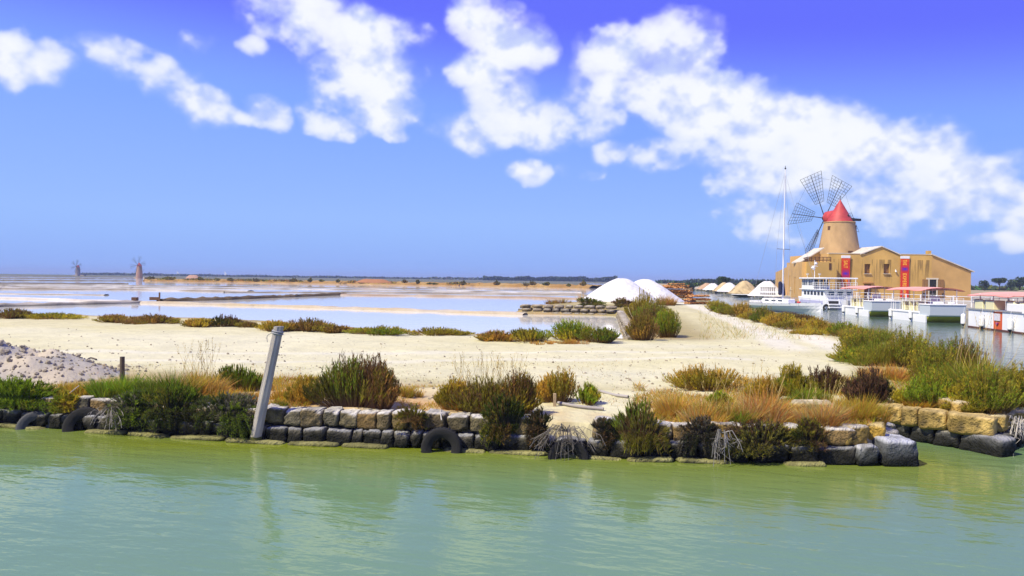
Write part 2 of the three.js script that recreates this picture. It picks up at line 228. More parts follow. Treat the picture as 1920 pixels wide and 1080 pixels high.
// ------------------------------------------------------------------ water
const RIP = tileNoise(1024, 7, 6, 41, (v) => v, 0.45, 1.5), RIP2 = tileNoise(1024, 22, 4, 42, (v) => v, 0.6, 1.3);
const rippleTex = texOf(1024, (i) => { const v = RIP[i] * 0.65 + RIP2[i] * 0.35; return [v, v, v]; });
const rip = rep(rippleTex, 1 / 5.5); rip.rotation = 0.32;
M.canal = new THREE.MeshPhysicalMaterial({ vertexColors: true, roughness: 0.07, ior: 1.33, bumpMap: rip, bumpScale: 0.022 });
M.pan = new THREE.MeshPhysicalMaterial({ color: new THREE.Color().setRGB(0.78, 0.78, 0.70), roughness: 0.05, ior: 1.33, bumpMap: rep(rippleTex, 1 / 9), bumpScale: 0.006 });
{
  const xs = [], zs = []; for (let i = 0; i <= 120; i++) xs.push(Math.sign(i - 60) * Math.pow(Math.abs(i - 60) / 60, 3.2) * 4000); for (let i = 0; i <= 150; i++) zs.push(12 - Math.pow(i / 150, 3.4) * 5000 - i * 0.17);
  const pos = [], col = [], uv = [], idx = [];
  for (const z of zs) for (const x of xs) { pos.push(x, 0, z); uv.push(x, z); const s = smooth(2.6, 0.2, sdQuay(x, z)), n = fbm(x * 0.15, 4, z * 0.15, 3); const c = mix3([0.128, 0.225, 0.112], [0.165, 0.20, 0.010], clamp(s * 1.0 + n * 0.3)); col.push(...mix3(c, [0.05, 0.095, 0.10], 0.75 * smooth(-18, -34, z))); }
  const n = xs.length; for (let j = 0; j + 1 < zs.length; j++) for (let i = 0; i + 1 < n; i++) { const a = j * n + i; idx.push(a, a + 1, a + n, a + 1, a + n + 1, a + n); }
  const g = new THREE.BufferGeometry(); g.setAttribute('position', new THREE.Float32BufferAttribute(pos, 3)); g.setAttribute('color', new THREE.Float32BufferAttribute(col, 3)); g.setAttribute('uv', new THREE.Float32BufferAttribute(uv, 2)); g.setIndex(idx); g.computeVertexNormals();
  solo('water', g, M.canal, 'green rippled canal water in the foreground and along the boats', 'water', null, 'structure');
  const sh = [[-420, -560], [-300, -60], [-90, -62], [-31, -46], [-14.3, -42], [-1.8, -33], [6, -31.5], [9, -57], [3.5, -61.5], [5, -67], [12, -86], [19, -120], [29, -200], [56, -420], [70, -560]];
  const pg = new THREE.ShapeGeometry(new THREE.Shape(sh.map(([x, z]) => new THREE.Vector2(x, -z)))); pg.rotateX(-Math.PI / 2).translate(0, 0.38, 0);
  const p = pg.attributes.position, u = pg.attributes.uv; for (let i = 0; i < p.count; i++) u.setXY(i, p.getX(i), p.getZ(i));
  solo('salt_pan_water', pg, M.pan, 'still pale water lying in the shallow salt pans', 'water', null, 'structure');
}

// ------------------------------------------------------------------ dikes between the pans
function strip(name, pts, w, h, cA, cB, label, seed, rough = 1) {      // a low earth bank along the points, its own lumpy section
  if (name === 'pan_dike') h *= 0.6; const c = new THREE.CatmullRomCurve3(pts.map(([x, z]) => new THREE.Vector3(x, 0, z)), false, 'catmullrom', 0.1), L = c.getLength(), n = clamp(Math.round(L / 0.55), 30, 420), S = [[-1, -0.35], [-0.8, 0.35], [-0.5, 0.9], [0, 1], [0.5, 0.92], [0.8, 0.4], [1, -0.35]], pos = [], col = [], uv = [], idx = [], k = S.length;
  for (let i = 0; i <= n; i++) {
    const q = c.getPoint(i / n), t = c.getTangent(i / n), nx = -t.z, nz = t.x;
    for (const [a, b] of S) { const ww = w * (1 + rough * 0.35 * noise3(i * 0.4 + seed * 9, a, 2)), hh = h * (1 + rough * 0.4 * noise3(i * 0.5, seed, a * 2)), x = q.x + nx * a * ww, z = q.z + nz * a * ww; pos.push(x, 0.38 + b * hh, z); col.push(...mix3(cA, cB, clamp(0.5 + 1.2 * fbm(x * 0.3, b * 2, z * 0.3, 3) - (b < 0.5 ? 0.25 : 0)))); uv.push(x * 0.5, z * 0.5 + b * 0.3); }
  }
  for (let i = 0; i < n; i++) for (let j = 0; j + 1 < k; j++) { const a = i * k + j; idx.push(a, a + 1, a + k, a + 1, a + k + 1, a + k); }
  const g = new THREE.BufferGeometry(); g.setAttribute('position', new THREE.Float32BufferAttribute(pos, 3)); g.setAttribute('color', new THREE.Float32BufferAttribute(col, 3)); g.setAttribute('uv', new THREE.Float32BufferAttribute(uv, 2)); g.setIndex(idx); g.computeVertexNormals();
  return solo(name, g, M.ground, label, 'dike', null, 'structure');
}
const xz = (px, py) => { const v = P(px, py, 0.42); return [v.x, v.z]; };
const dk = [0.16, 0.14, 0.11], pale = [0.50, 0.46, 0.40], tan = [0.46, 0.38, 0.25], saltc = [0.66, 0.65, 0.63];
strip('pan_dike', [xz(-120, 579), xz(0, 574), xz(130, 571), xz(262, 567.5)], 0.6, 0.42, [0.07, 0.065, 0.05], pale, 'dark low dike rising from the left edge to the pan corner', 1);
strip('pan_dike', [xz(262, 567.5), xz(480, 573), xz(700, 580), xz(985, 589.5)], 0.5, 0.3, tan, pale, 'long tan dike running to the stone platform wall', 2);
strip('pan_dike', [xz(-100, 556.5), xz(0, 559), xz(120, 562), xz(262, 567)], 0.8, 0.26, pale, saltc, 'pale salty dike on the left above the dark one', 3);
strip('pan_dike', [xz(300, 564.5), xz(420, 561.5), xz(540, 556.5), xz(645, 552.5)], 0.7, 0.5, [0.10, 0.075, 0.045], [0.2, 0.15, 0.09], 'dark brown dike in the middle of the pans', 4);
strip('pan_dike', [xz(640, 553), xz(800, 555), xz(1000, 558.5), xz(1110, 561)], 0.8, 0.34, [0.33, 0.24, 0.17], [0.48, 0.42, 0.36], 'brown stony dike behind the second pan', 5);
strip('pan_dike', [xz(420, 548), xz(640, 548.5), xz(900, 551), xz(1110, 554)], 0.8, 0.25, dk, pale, 'thin dike of dark stones behind the brown one', 6);
strip('pan_dike', [xz(-150, 541), xz(0, 541.5), xz(250, 543), xz(470, 547)], 1.3, 0.4, [0.24, 0.20, 0.15], saltc, 'rough salt crusted dike across the left pans', 7);
strip('pan_dike', [xz(-150, 535.5), xz(0, 537), xz(250, 539), xz(560, 542), xz(1090, 549)], 1.0, 0.3, [0.2, 0.17, 0.13], saltc, 'rough salt crusted dike in front of the ochre bank', 8);
strip('pan_dike', [xz(-150, 530.5), xz(0, 531), xz(240, 532.5)], 1.3, 0.42, dk, [0.2, 0.18, 0.15], 'dark thin dike at far left, nearest of the far ones', 9);
strip('pan_dike', [xz(-200, 525.5), xz(0, 526), xz(250, 527)], 1.6, 0.5, dk, [0.26, 0.25, 0.2], 'dark thin dike at far left, second of the far ones', 10);
strip('pan_dike', [xz(-200, 522), xz(0, 522), xz(250, 523.2)], 1.8, 0.5, dk, [0.24, 0.24, 0.2], 'dark thin dike at far left, third of the far ones', 11);
strip('pan_dike', [xz(-250, 519), xz(0, 519), xz(255, 520.5)], 2.0, 0.55, dk, [0.24, 0.24, 0.2], 'dark thin dike at far left, below the smaller windmill', 12);
strip('pan_dike', [xz(-150, 549.5), xz(0, 550.5), xz(200, 553)], 0.7, 0.2, [0.26, 0.23, 0.18], saltc, 'thin salt crusted dike crossing the big left pan', 15);
strip('pan_dike', [xz(230, 535.5), xz(560, 538.5), xz(880, 542.5), xz(1090, 545.5)], 0.9, 0.24, dk, pale, 'thin dark dike just before the ochre bank', 16);
strip('pan_dike', [xz(-150, 533), xz(0, 533.6), xz(250, 535.6)], 1.1, 0.35, dk, saltc, 'dark thin dike at far left, in front of the other far ones', 17);
strip('pan_dike', [xz(640, 547.5), xz(900, 549), xz(1095, 551.5)], 0.7, 0.2, [0.24, 0.2, 0.15], pale, 'thin stony dike on the right of the far pans', 18);
strip('ochre_bank', [xz(276, 526.8), xz(450, 529), xz(650, 532), xz(870, 535.5), xz(1000, 538), xz(1120, 540.5)], 4.0, 0.95, [0.30, 0.17, 0.05], [0.42, 0.29, 0.12], 'long ochre earth bank dotted with shrubs behind the salt pans', 13, 0.8);

// ------------------------------------------------------------------ plants
class Blades {
  constructor() { this.p = []; this.c = []; this.i = []; }
  blade(b, d, len, w, bend, c0, c1, r) {           // a narrow leaf of three faces, bent over by bend
    const a = r() * 6.283, sx = Math.cos(a) * w / 2, sz = Math.sin(a) * w / 2, n = this.p.length / 3;
    for (const [t, k] of [[0, 1], [0.55, 0.8]]) { const x = b[0] + d[0] * len * t + bend[0] * t * t, y = b[1] + d[1] * len * t + bend[1] * t * t, z = b[2] + d[2] * len * t + bend[2] * t * t, c = mix3(c0, c1, t); this.p.push(x - sx * k, y, z - sz * k, x + sx * k, y, z + sz * k); this.c.push(...c, ...c); }
    this.p.push(b[0] + d[0] * len + bend[0], b[1] + d[1] * len + bend[1], b[2] + d[2] * len + bend[2]); this.c.push(...c1);
    this.i.push(n, n + 1, n + 2, n + 1, n + 3, n + 2, n + 2, n + 3, n + 4);
  }
  twig(pts, r0, r1, c0, c1 = c0) {                 // a three-sided stem through the points
    const n = this.p.length / 3, m = pts.length;
    pts.forEach((q, k) => { const t = k / (m - 1), rr = mix(r0, r1, t), c = mix3(c0, c1, t); for (let s = 0; s < 3; s++) { const a = s * 2.0944; this.p.push(q[0] + Math.cos(a) * rr, q[1] + 0.3 * rr * Math.sin(a * 2), q[2] + Math.sin(a) * rr); this.c.push(...c); } });
    for (let k = 0; k + 1 < m; k++) for (let s = 0; s < 3; s++) { const a = n + k * 3 + s, b = n + k * 3 + (s + 1) % 3; this.i.push(a, b, a + 3, b, b + 3, a + 3); }
  }
  geo() { const g = new THREE.BufferGeometry(); g.setAttribute('position', new THREE.Float32BufferAttribute(this.p, 3)); g.setAttribute('color', new THREE.Float32BufferAttribute(this.c, 3)); g.setIndex(this.i); return g; }
}
const C = { green: [0.20, 0.30, 0.018], bright: [0.30, 0.44, 0.025], yellow: [0.56, 0.45, 0.03], olive: [0.32, 0.29, 0.03], deep: [0.065, 0.10, 0.016], brown: [0.26, 0.145, 0.05], purple: [0.17, 0.085, 0.05], gold: [0.64, 0.40, 0.06], rust: [0.54, 0.27, 0.06], straw: [0.66, 0.50, 0.18], grey: [0.26, 0.235, 0.18], black: [0.028, 0.026, 0.02] };
const dir3 = (r, up, spread) => { const a = r() * 6.283, s = spread * (0.3 + r()), v = [Math.cos(a) * s, up * (0.6 + 0.5 * r()), Math.sin(a) * s], l = Math.hypot(...v); return [v[0] / l, v[1] / l, v[2] / l]; };
// A bushy plant: stems fan out from a narrow foot to a lumpy dome and carry short leaves. o.low = where it hangs down below its foot.
function shrubGeo(seed, o) {
  const r = rng(seed), F = new Blades(), S = new Blades(), { w, d, h } = o, leafLen = o.ll ?? 0.09, leafW = o.lw ?? 0.013, tips = o.tips, foot = o.foot ?? C.brown, clumps = [];
  const nc = Math.max(4, Math.round((o.clumps ?? 9)));
  for (let k = 0; k < nc; k++) { const a = r() * 6.283, q = Math.sqrt(r()) * 0.8; clumps.push({ x: Math.cos(a) * q, z: Math.sin(a) * q, hh: mix(0.72, 1.12, r()) * (1 - 0.3 * q * q), tip: tips[Math.floor(r() * tips.length)], dark: mix(0.7, 1.2, r()) }); }
  for (let i = 0; i < o.stems; i++) {
    const cl = clumps[Math.floor(r() * nc)], a = r() * 6.283, q = Math.sqrt(r()) * 0.48, ux = clamp(cl.x + Math.cos(a) * q, -1.05, 1.05), uz = clamp(cl.z + Math.sin(a) * q, -1.05, 1.05), rr = Math.min(1, Math.hypot(ux, uz));
    const low = o.low ? -o.low * Math.sqrt(r()) * smooth(-0.5, 0.5, uz) : 0, tip = [ux * w / 2, h * cl.hh * Math.sqrt(Math.max(0.12, 1 - 0.72 * rr * rr)) * mix(0.5, 1.05, Math.pow(r(), 0.5)) * (low < -0.12 ? 0.3 : 1) + low, uz * d / 2], base = [ux * w * 0.26, (o.lift ?? 0), uz * d * 0.26];
    const mid = [mix(base[0], tip[0], 0.62), mix(base[1], tip[1], 0.42) + (low ? h * 0.25 : 0), mix(base[2], tip[2], 0.62)], at = (t) => [0, 1, 2].map((k) => (1 - t) * (1 - t) * base[k] + 2 * t * (1 - t) * mid[k] + t * t * tip[k]);
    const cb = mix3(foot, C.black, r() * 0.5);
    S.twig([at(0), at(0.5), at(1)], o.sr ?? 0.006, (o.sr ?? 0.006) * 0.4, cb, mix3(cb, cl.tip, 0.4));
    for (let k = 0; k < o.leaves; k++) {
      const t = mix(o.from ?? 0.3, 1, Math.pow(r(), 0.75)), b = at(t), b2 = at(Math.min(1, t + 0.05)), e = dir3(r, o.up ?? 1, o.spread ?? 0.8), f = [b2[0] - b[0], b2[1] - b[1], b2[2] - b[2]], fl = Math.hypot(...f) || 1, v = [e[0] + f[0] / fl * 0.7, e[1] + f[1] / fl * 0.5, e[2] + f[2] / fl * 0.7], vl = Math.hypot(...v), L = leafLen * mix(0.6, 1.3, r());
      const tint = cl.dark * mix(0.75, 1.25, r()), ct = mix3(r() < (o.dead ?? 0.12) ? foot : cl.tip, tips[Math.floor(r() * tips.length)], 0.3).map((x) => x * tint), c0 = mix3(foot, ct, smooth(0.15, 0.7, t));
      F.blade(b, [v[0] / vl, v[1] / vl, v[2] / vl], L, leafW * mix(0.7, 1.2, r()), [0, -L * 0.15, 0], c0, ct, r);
    }
  }
  return [F.geo(), S.geo()];
}
function plant(name, label, category, at, geos, turn = 0, group) { const t = thing(name, label, category, at, turn, group); part('foliage', geos[0], M.leaf, t); part('stems', geos[1], M.plant, t); return t; }
// Fit a plant to a box of the photograph: foot line at pyBase on the ground level y.
function fit(x0, x1, yTop, yBase, y, opt = {}) {
  const px = (x0 + x1) / 2; let f = P(px, yBase, y);
  if (opt.z) { const q = ray(px, yBase); f.set(q.x / q.z * opt.z, y, opt.z); } else if (opt.fixed) { const q = ray(px, 820); let best = 9; for (let t = 11; t < 19; t += 0.02) { const X = -q.x / q.z * t, e = sdQuay(X, -t); if (e < best) { best = e; f.set(X, y, -t + 0.04); } } }
  if (!opt.fixed) for (let i = 0; i < 60 && hAt(f.x, f.z) < 0.5; i++) { f.x *= 1 + 0.06 / -f.z; f.z -= 0.06; }     // step back until it stands on land
  const w = (x1 - x0) * -f.z / FOCAL, d = w * (opt.dr ?? 0.6); if (!opt.fixed) { const q = (f.z - d * 0.3) / f.z; f.x *= q; f.z *= q; }
  f.y = opt.fixed ? y : hAt(f.x, f.z) - 0.02; const top = atZ(px, yTop, f.z).y; return { f, w: w * 1.05, d, h: Math.max(0.12, top - f.y) };
}
let seedCount = 100;
function bush(label, x0, x1, yTop, yBase, tips, o = {}) {
  const { f, w, d, h } = fit(x0, x1, yTop, yBase, o.y ?? 0.62, { fixed: o.fixed, dr: o.dr, z: o.z }), dist = -f.z, k = Math.sqrt(dist / 14), vol = w * Math.max(h, 0.3) * 1.0;
  const stems = Math.round(clamp(o.n ?? 420 * Math.sqrt(vol) / k + 60, 60, 620)), leaves = Math.round((o.leaves ?? 15) * 1.35);
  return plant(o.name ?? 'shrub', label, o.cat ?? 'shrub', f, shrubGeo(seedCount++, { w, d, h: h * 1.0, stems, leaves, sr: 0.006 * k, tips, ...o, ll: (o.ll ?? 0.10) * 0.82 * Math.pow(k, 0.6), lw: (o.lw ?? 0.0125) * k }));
}
function grassGeo(seed, o) {
  const r = rng(seed), F = new Blades(), S = new Blades(), nc = Math.max(5, Math.round(7 + o.w * 5)), cl = [];
  for (let i = 0; i < nc; i++) { const a = r() * 6.283, q = Math.sqrt(r()); cl.push({ x: Math.cos(a) * q * o.w * 0.40, z: Math.sin(a) * q * o.d * 0.40, s: mix(0.06, 0.2, r()) * Math.min(1, o.w), h: mix(0.45, 1.05, r()) * (1 - 0.35 * q * q), lx: (r() - 0.45) * 0.7, lz: (r() - 0.5) * 0.6, t: o.tips[Math.floor(r() * o.tips.length)], k: mix(0.75, 1.2, r()) }); }
  for (let i = 0; i < o.n; i++) { const c0 = cl[Math.floor(r() * nc)], a = r() * 6.283, q = Math.sqrt(r()), b = [c0.x + Math.cos(a) * q * c0.s, 0, c0.z + Math.sin(a) * q * c0.s], v = [Math.cos(a) * q * 0.55 + c0.lx * 0.5 + (r() - 0.5) * 0.35, 1, Math.sin(a) * q * 0.5 + c0.lz * 0.5 + (r() - 0.5) * 0.35], l = Math.hypot(...v), L = o.h * c0.h * mix(0.35, 1.2, r()), c = mix3(c0.t, o.tips[Math.floor(r() * o.tips.length)], 0.35).map((x) => x * c0.k * mix(0.7, 1.25, r())); F.blade(b, [v[0] / l, v[1] / l, v[2] / l], L, (o.lw ?? 0.014) * mix(0.5, 1.2, r()), [v[0] * L * mix(0.1, 0.8, r()), -L * 0.3 * r() * r(), v[2] * L * mix(0.1, 0.7, r())], mix3(c, o.foot ?? C.brown, 0.55), c, r); }
  for (let i = 0; i < (o.stalks ?? 0); i++) { const c0 = cl[Math.floor(r() * nc)], b = [c0.x + (r() - 0.5) * 0.2, 0, c0.z + (r() - 0.5) * 0.2], L = o.h * mix(1.0, 1.75, r()), lx = (r() - 0.5) * 0.7, lz = (r() - 0.5) * 0.4, tip = [b[0] + lx * L, L, b[2] + lz * L]; S.twig([b, [b[0] + lx * L * 0.35, L * 0.55, b[2] + lz * L * 0.3], tip], 0.004, 0.002, C.straw); for (let k = 0; k < 5; k++) F.blade([mix(b[0], tip[0], 0.85), L * (0.82 + 0.04 * k), mix(b[2], tip[2], 0.85)], dir3(r, 1, 0.7), 0.05, 0.01, [0, 0, 0], C.straw, C.straw, r); }
  if (!S.p.length) S.twig([[0, 0, 0], [0.01, o.h * 0.3, 0], [0.02, o.h * 0.5, 0]], 0.004, 0.002, C.straw);
  return [F.geo(), S.geo()];
}
function tuft(label, x0, x1, yTop, yBase, tips, o = {}) {
  const { f, w, d, h } = fit(x0, x1, yTop, yBase, o.y ?? 0.62, { dr: o.dr }), k = Math.sqrt(-f.z / 14);
  return plant('grass_clump', label, 'grass clump', f, grassGeo(seedCount++, { w, d, h, n: Math.round(clamp(o.n ?? 2600 * Math.sqrt(w * h) / k, 300, 5200)), lw: (o.lw ?? 0.014) * k, tips, foot: o.foot, stalks: o.stalks }));
}
// ------------------------------------------------------------------ foreground quay of rough tufa blocks
function block(w, h, d, seed, round = 5, lump = 0.022, seg = [9, 7, 6]) {
  let g = new THREE.BoxGeometry(w, h, d, ...seg); g.deleteAttribute('uv'); g.deleteAttribute('normal'); g = mergeVertices(g, 1e-4);
  const p = g.attributes.position, uv = new Float32Array(p.count * 2), hw = w / 2, hh = h / 2, hd = d / 2;
  for (let i = 0; i < p.count; i++) {
    let x = p.getX(i) / hw, y = p.getY(i) / hh, z = p.getZ(i) / hd; const s = Math.pow(Math.abs(x) ** round + Math.abs(y) ** round + Math.abs(z) ** round, -1 / round), m = Math.max(Math.abs(x), Math.abs(y), Math.abs(z)); x *= s * m; y *= s * m; z *= s * m;
    let X = x * hw, Y = y * hh, Z = z * hd; const q = 4, chip = Math.max(0, noise3(X * 6 + seed * 5.3, Y * 6, Z * 6 + seed) - 0.25) * m * (Math.abs(x) + Math.abs(y) + Math.abs(z) > 2.1 ? 0.09 : 0.02), n = noise3(X * q + seed * 3.1, Y * q + seed * 7.7, Z * q) * lump + noise3(X * 14 + seed, Y * 14, Z * 14 + seed * 2) * lump * 0.6 - chip; X += x * n; Y += y * n * 0.8 + X * 0.05 * Math.sin(seed * 9.1); Z += z * n;
    p.setXYZ(i, X, Y, Z); uv[i * 2] = X + Z * 0.7 + seed * 0.37; uv[i * 2 + 1] = Y + Z * 0.6 + seed * 0.21;
  }
  g.setAttribute('uv', new THREE.BufferAttribute(uv, 2)); g.computeVertexNormals(); return g;
}
function stoneColors(g, y0, body, top, wet, seed) {       // wet black algae up to a ragged tide line, bleached crust on top faces
  const p = g.attributes.position, n = g.attributes.normal, c = new Float32Array(p.count * 3);
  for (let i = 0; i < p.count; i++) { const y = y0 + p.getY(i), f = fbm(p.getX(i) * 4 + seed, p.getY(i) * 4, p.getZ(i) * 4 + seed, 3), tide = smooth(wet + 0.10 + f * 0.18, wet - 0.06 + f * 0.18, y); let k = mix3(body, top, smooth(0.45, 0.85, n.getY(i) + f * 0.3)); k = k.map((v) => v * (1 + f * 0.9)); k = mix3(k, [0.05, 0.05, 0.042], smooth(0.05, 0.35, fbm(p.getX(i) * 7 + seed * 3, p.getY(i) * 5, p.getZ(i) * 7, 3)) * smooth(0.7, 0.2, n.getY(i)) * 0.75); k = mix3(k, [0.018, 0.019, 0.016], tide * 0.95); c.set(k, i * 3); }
  g.setAttribute('color', new THREE.BufferAttribute(c, 3)); return g;
}
function along(line, step) {                              // walk a polyline: positions with their direction
  const out = []; let seg = 0, [x, z] = line[0], left = null; const r = step;
  let dist = 0; const lens = line.slice(1).map(([a, b], i) => Math.hypot(a - line[i][0], b - line[i][1])), total = lens.reduce((a, b) => a + b, 0);
  while (true) { const len = r(dist / total, dist); if (dist + len > total + 0.05) break; const m = dist + len / 2; let k = 0, acc = 0; while (k < lens.length - 1 && acc + lens[k] < m) acc += lens[k++]; const t = (m - acc) / lens[k], [ax, az] = line[k], [bx, bz] = line[k + 1]; out.push({ x: mix(ax, bx, t), z: mix(az, bz, t), turn: Math.atan2(-(bz - az), bx - ax), len }); dist += len; }
  return out;
}
const TANS = [[0.28, 0.21, 0.10], [0.23, 0.18, 0.10], [0.19, 0.16, 0.09], [0.31, 0.21, 0.09], [0.16, 0.145, 0.10]], YELL = [[0.56, 0.36, 0.07], [0.50, 0.34, 0.10], [0.56, 0.40, 0.13]], CRUST = [0.62, 0.60, 0.55];
function stone(parent, x, y, z, turn, w, h, d, seed, body, top = CRUST, wet = 0.12, round = 5, lump = 0.03) {
  const g = stoneColors(block(w, h, d, seed, round * 2.1, lump), y, body, top, wet, seed), m = part('stone', g, M.stone, parent); m.position.set(x, y, z); m.rotation.y = turn; const r = rng(seed + 900); m.rotation.z = (r() - 0.5) * 0.05; m.rotation.x = (r() - 0.5) * 0.06; return m;
}
{
  const q = thing('quay_wall', 'long quay wall of two courses of weathered tufa blocks at the canal edge', 'wall'), r = rng(77);
  const face = [[-15, -16.78], [-10, -15.7], [-4.58, -14.46], [0, -13.84], [2.17, -13.40], [6.05, -13.16]];
  let s = 1;
  for (const c of along(face, (t, d) => mix(0.22, 0.46, r()) * (d > 15.5 ? 1.45 : 1))) {   // upper course, set back a little
    const nx = Math.sin(c.turn), nz = Math.cos(c.turn), back = 0.26 + (r() - 0.5) * 0.05, h = mix(0.29, 0.33, r()); s++;
    if (c.x > 0.5 && c.x < 1.35) continue;                                               // a stretch has slumped
    stone(q, c.x - nx * back, 0.30 + h / 2 + (r() - 0.5) * 0.03, c.z - nz * back, c.turn + (r() - 0.5) * 0.08, c.len * mix(0.93, 0.985, r()), h * mix(0.9, 1.04, r()), 0.42, s, c.x > 3.4 && r() < 0.6 ? YELL[s % 3] : TANS[Math.floor(r() * 5)], CRUST, -0.1, mix(4, 7, r()));
  }
  for (const c of along(face, (t, d) => mix(0.22, 0.46, r()) * (d > 14.8 ? 1.5 : 1))) {   // lower course, black from the tide
    const nx = Math.sin(c.turn), nz = Math.cos(c.turn), back = 0.17 + (r() - 0.5) * 0.04, h = mix(0.28, 0.31, r()); s++;
    stone(q, c.x - nx * back, 0.14 + (r() - 0.5) * 0.02, c.z - nz * back, c.turn + (r() - 0.5) * 0.07, c.len * 0.95, h, 0.42, s, mix3(TANS[2], [0.2, 0.2, 0.2], 0.5), [0.40, 0.41, 0.42], c.x > 2 ? 0.24 : 0.2, mix(4, 7, r()));
  }
  for (const c of along(face, () => mix(0.6, 1.3, r()))) { if (r() < 0.25) continue; const g = stoneColors(block(c.len * 0.98, 0.1, 0.3, s++, 6, 0.012, [6, 2, 3]), 0.2, [0.20, 0.20, 0.07], [0.30, 0.29, 0.12], -1, s), m = part('ledge_stone', g, M.stone, q); m.position.set(c.x + Math.sin(c.turn) * 0.02, -0.005 + r() * 0.015, c.z + Math.cos(c.turn) * 0.05); m.rotation.y = c.turn; }
  // big corner block and the loose yellow blocks behind it
  stone(q, 6.40, 0.20, -13.42, 0.06, 0.62, 0.46, 0.66, 501, [0.16, 0.17, 0.18], [0.62, 0.65, 0.70], 0.17, 5, 0.02);
  stone(q, 5.86, 0.16, -13.30, 0.05, 0.36, 0.34, 0.4, 502, [0.18, 0.19, 0.19], [0.45, 0.46, 0.48], 0.15, 4);
  stone(q, 5.72, 0.46, -13.50, 0.15, 0.44, 0.32, 0.42, 503, YELL[1], [0.55, 0.52, 0.45], -0.1, 5);
  stone(q, 6.18, 0.47, -13.62, -0.3, 0.30, 0.32, 0.42, 504, YELL[0], [0.60, 0.48, 0.22], -0.1, 3.4);
  stone(q, 6.42, 0.50, -14.25, -0.5, 0.46, 0.34, 0.5, 505, YELL[1], [0.56, 0.50, 0.36], -0.1, 3.6);
  stone(q, 6.02, 0.58, -14.55, -0.35, 0.62, 0.30, 0.5, 506, YELL[1], [0.56, 0.50, 0.36], -0.1, 3.4);
  stone(q, 5.72, 0.60, -15.3, -0.3, 0.75, 0.28, 0.6, 507, YELL[2], [0.60, 0.52, 0.32], -0.1, 3.2);
  stone(q, 6.55, 0.24, -14.15, -1.2, 0.5, 0.4, 0.4, 508, [0.26, 0.23, 0.16], CRUST, 0.1, 5);
  stone(q, 6.72, 0.24, -14.7, -1.3, 0.5, 0.42, 0.4, 509, [0.28, 0.25, 0.17], CRUST, 0.1, 5);
  // second landing: two courses facing left, a corner, a dark return
  const q2 = thing('landing_wall', 'yellow tufa landing wall at right, its blocks lit by the sun', 'wall');
  const L = [[7.45, -15.75], [8.62, -14.2]];
  let i = 0;
  for (const c of along(L, () => [0.46, 0.44, 0.46, 0.50][i++ % 4])) { const nx = Math.sin(c.turn), nz = Math.cos(c.turn); stone(q2, c.x - nx * 0.05, 0.15, c.z - nz * 0.05, c.turn, c.len * 0.95, 0.33, 0.4, 520 + i, i < 3 ? [0.34, 0.29, 0.16] : [0.17, 0.17, 0.17], [0.4, 0.38, 0.3], i < 3 ? 0.0 : 0.16, 6); }
  i = 0;
  for (const c of along([[7.2, -15.8], [8.62, -14.2]], () => [0.5, 0.3, 0.5, 0.80][i++ % 4])) { const nx = Math.sin(c.turn), nz = Math.cos(c.turn); stone(q2, c.x - nx * 0.12, 0.46, c.z - nz * 0.12, c.turn + (i - 2) * 0.05, c.len * 0.96, 0.36, 0.5, 530 + i, i === 2 ? [0.34, 0.34, 0.35] : YELL[i % 3], i === 2 ? [0.5, 0.5, 0.53] : [0.60, 0.46, 0.20], -0.1, 4); }
  stone(q2, 8.55, 0.14, -14.3, 0.45, 0.42, 0.34, 0.7, 540, [0.15, 0.155, 0.16], [0.34, 0.35, 0.36], 0.2, 6);
  for (const [x, z, tn, k] of [[9.0, -14.75, -0.75, 0], [9.35, -15.1, -0.7, 1], [9.75, -15.35, -0.5, 2]]) { stone(q2, x, 0.14, z, tn, 0.46, 0.32, 0.4, 550 + k, [0.1, 0.1, 0.1], [0.2, 0.2, 0.2], 0.25, 6); stone(q2, x - 0.05, 0.45, z - 0.12, tn, 0.46, 0.30, 0.4, 560 + k, YELL[2], [0.62, 0.54, 0.34], -0.1, 4); }
  stone(q2, 8.55, 0.70, -15.15, 0.1, 0.7, 0.26, 0.6, 570, YELL[1], [0.60, 0.52, 0.34], -0.1, 3.4); stone(q2, 9.05, 0.74, -15.4, -0.3, 0.5, 0.28, 0.5, 571, YELL[2], [0.66, 0.62, 0.50], -0.1, 3.6); stone(q2, 7.15, 0.62, -16.1, -0.5, 0.55, 0.28, 0.5, 572, YELL[2], [0.55, 0.50, 0.36], -0.1, 3.2);
}
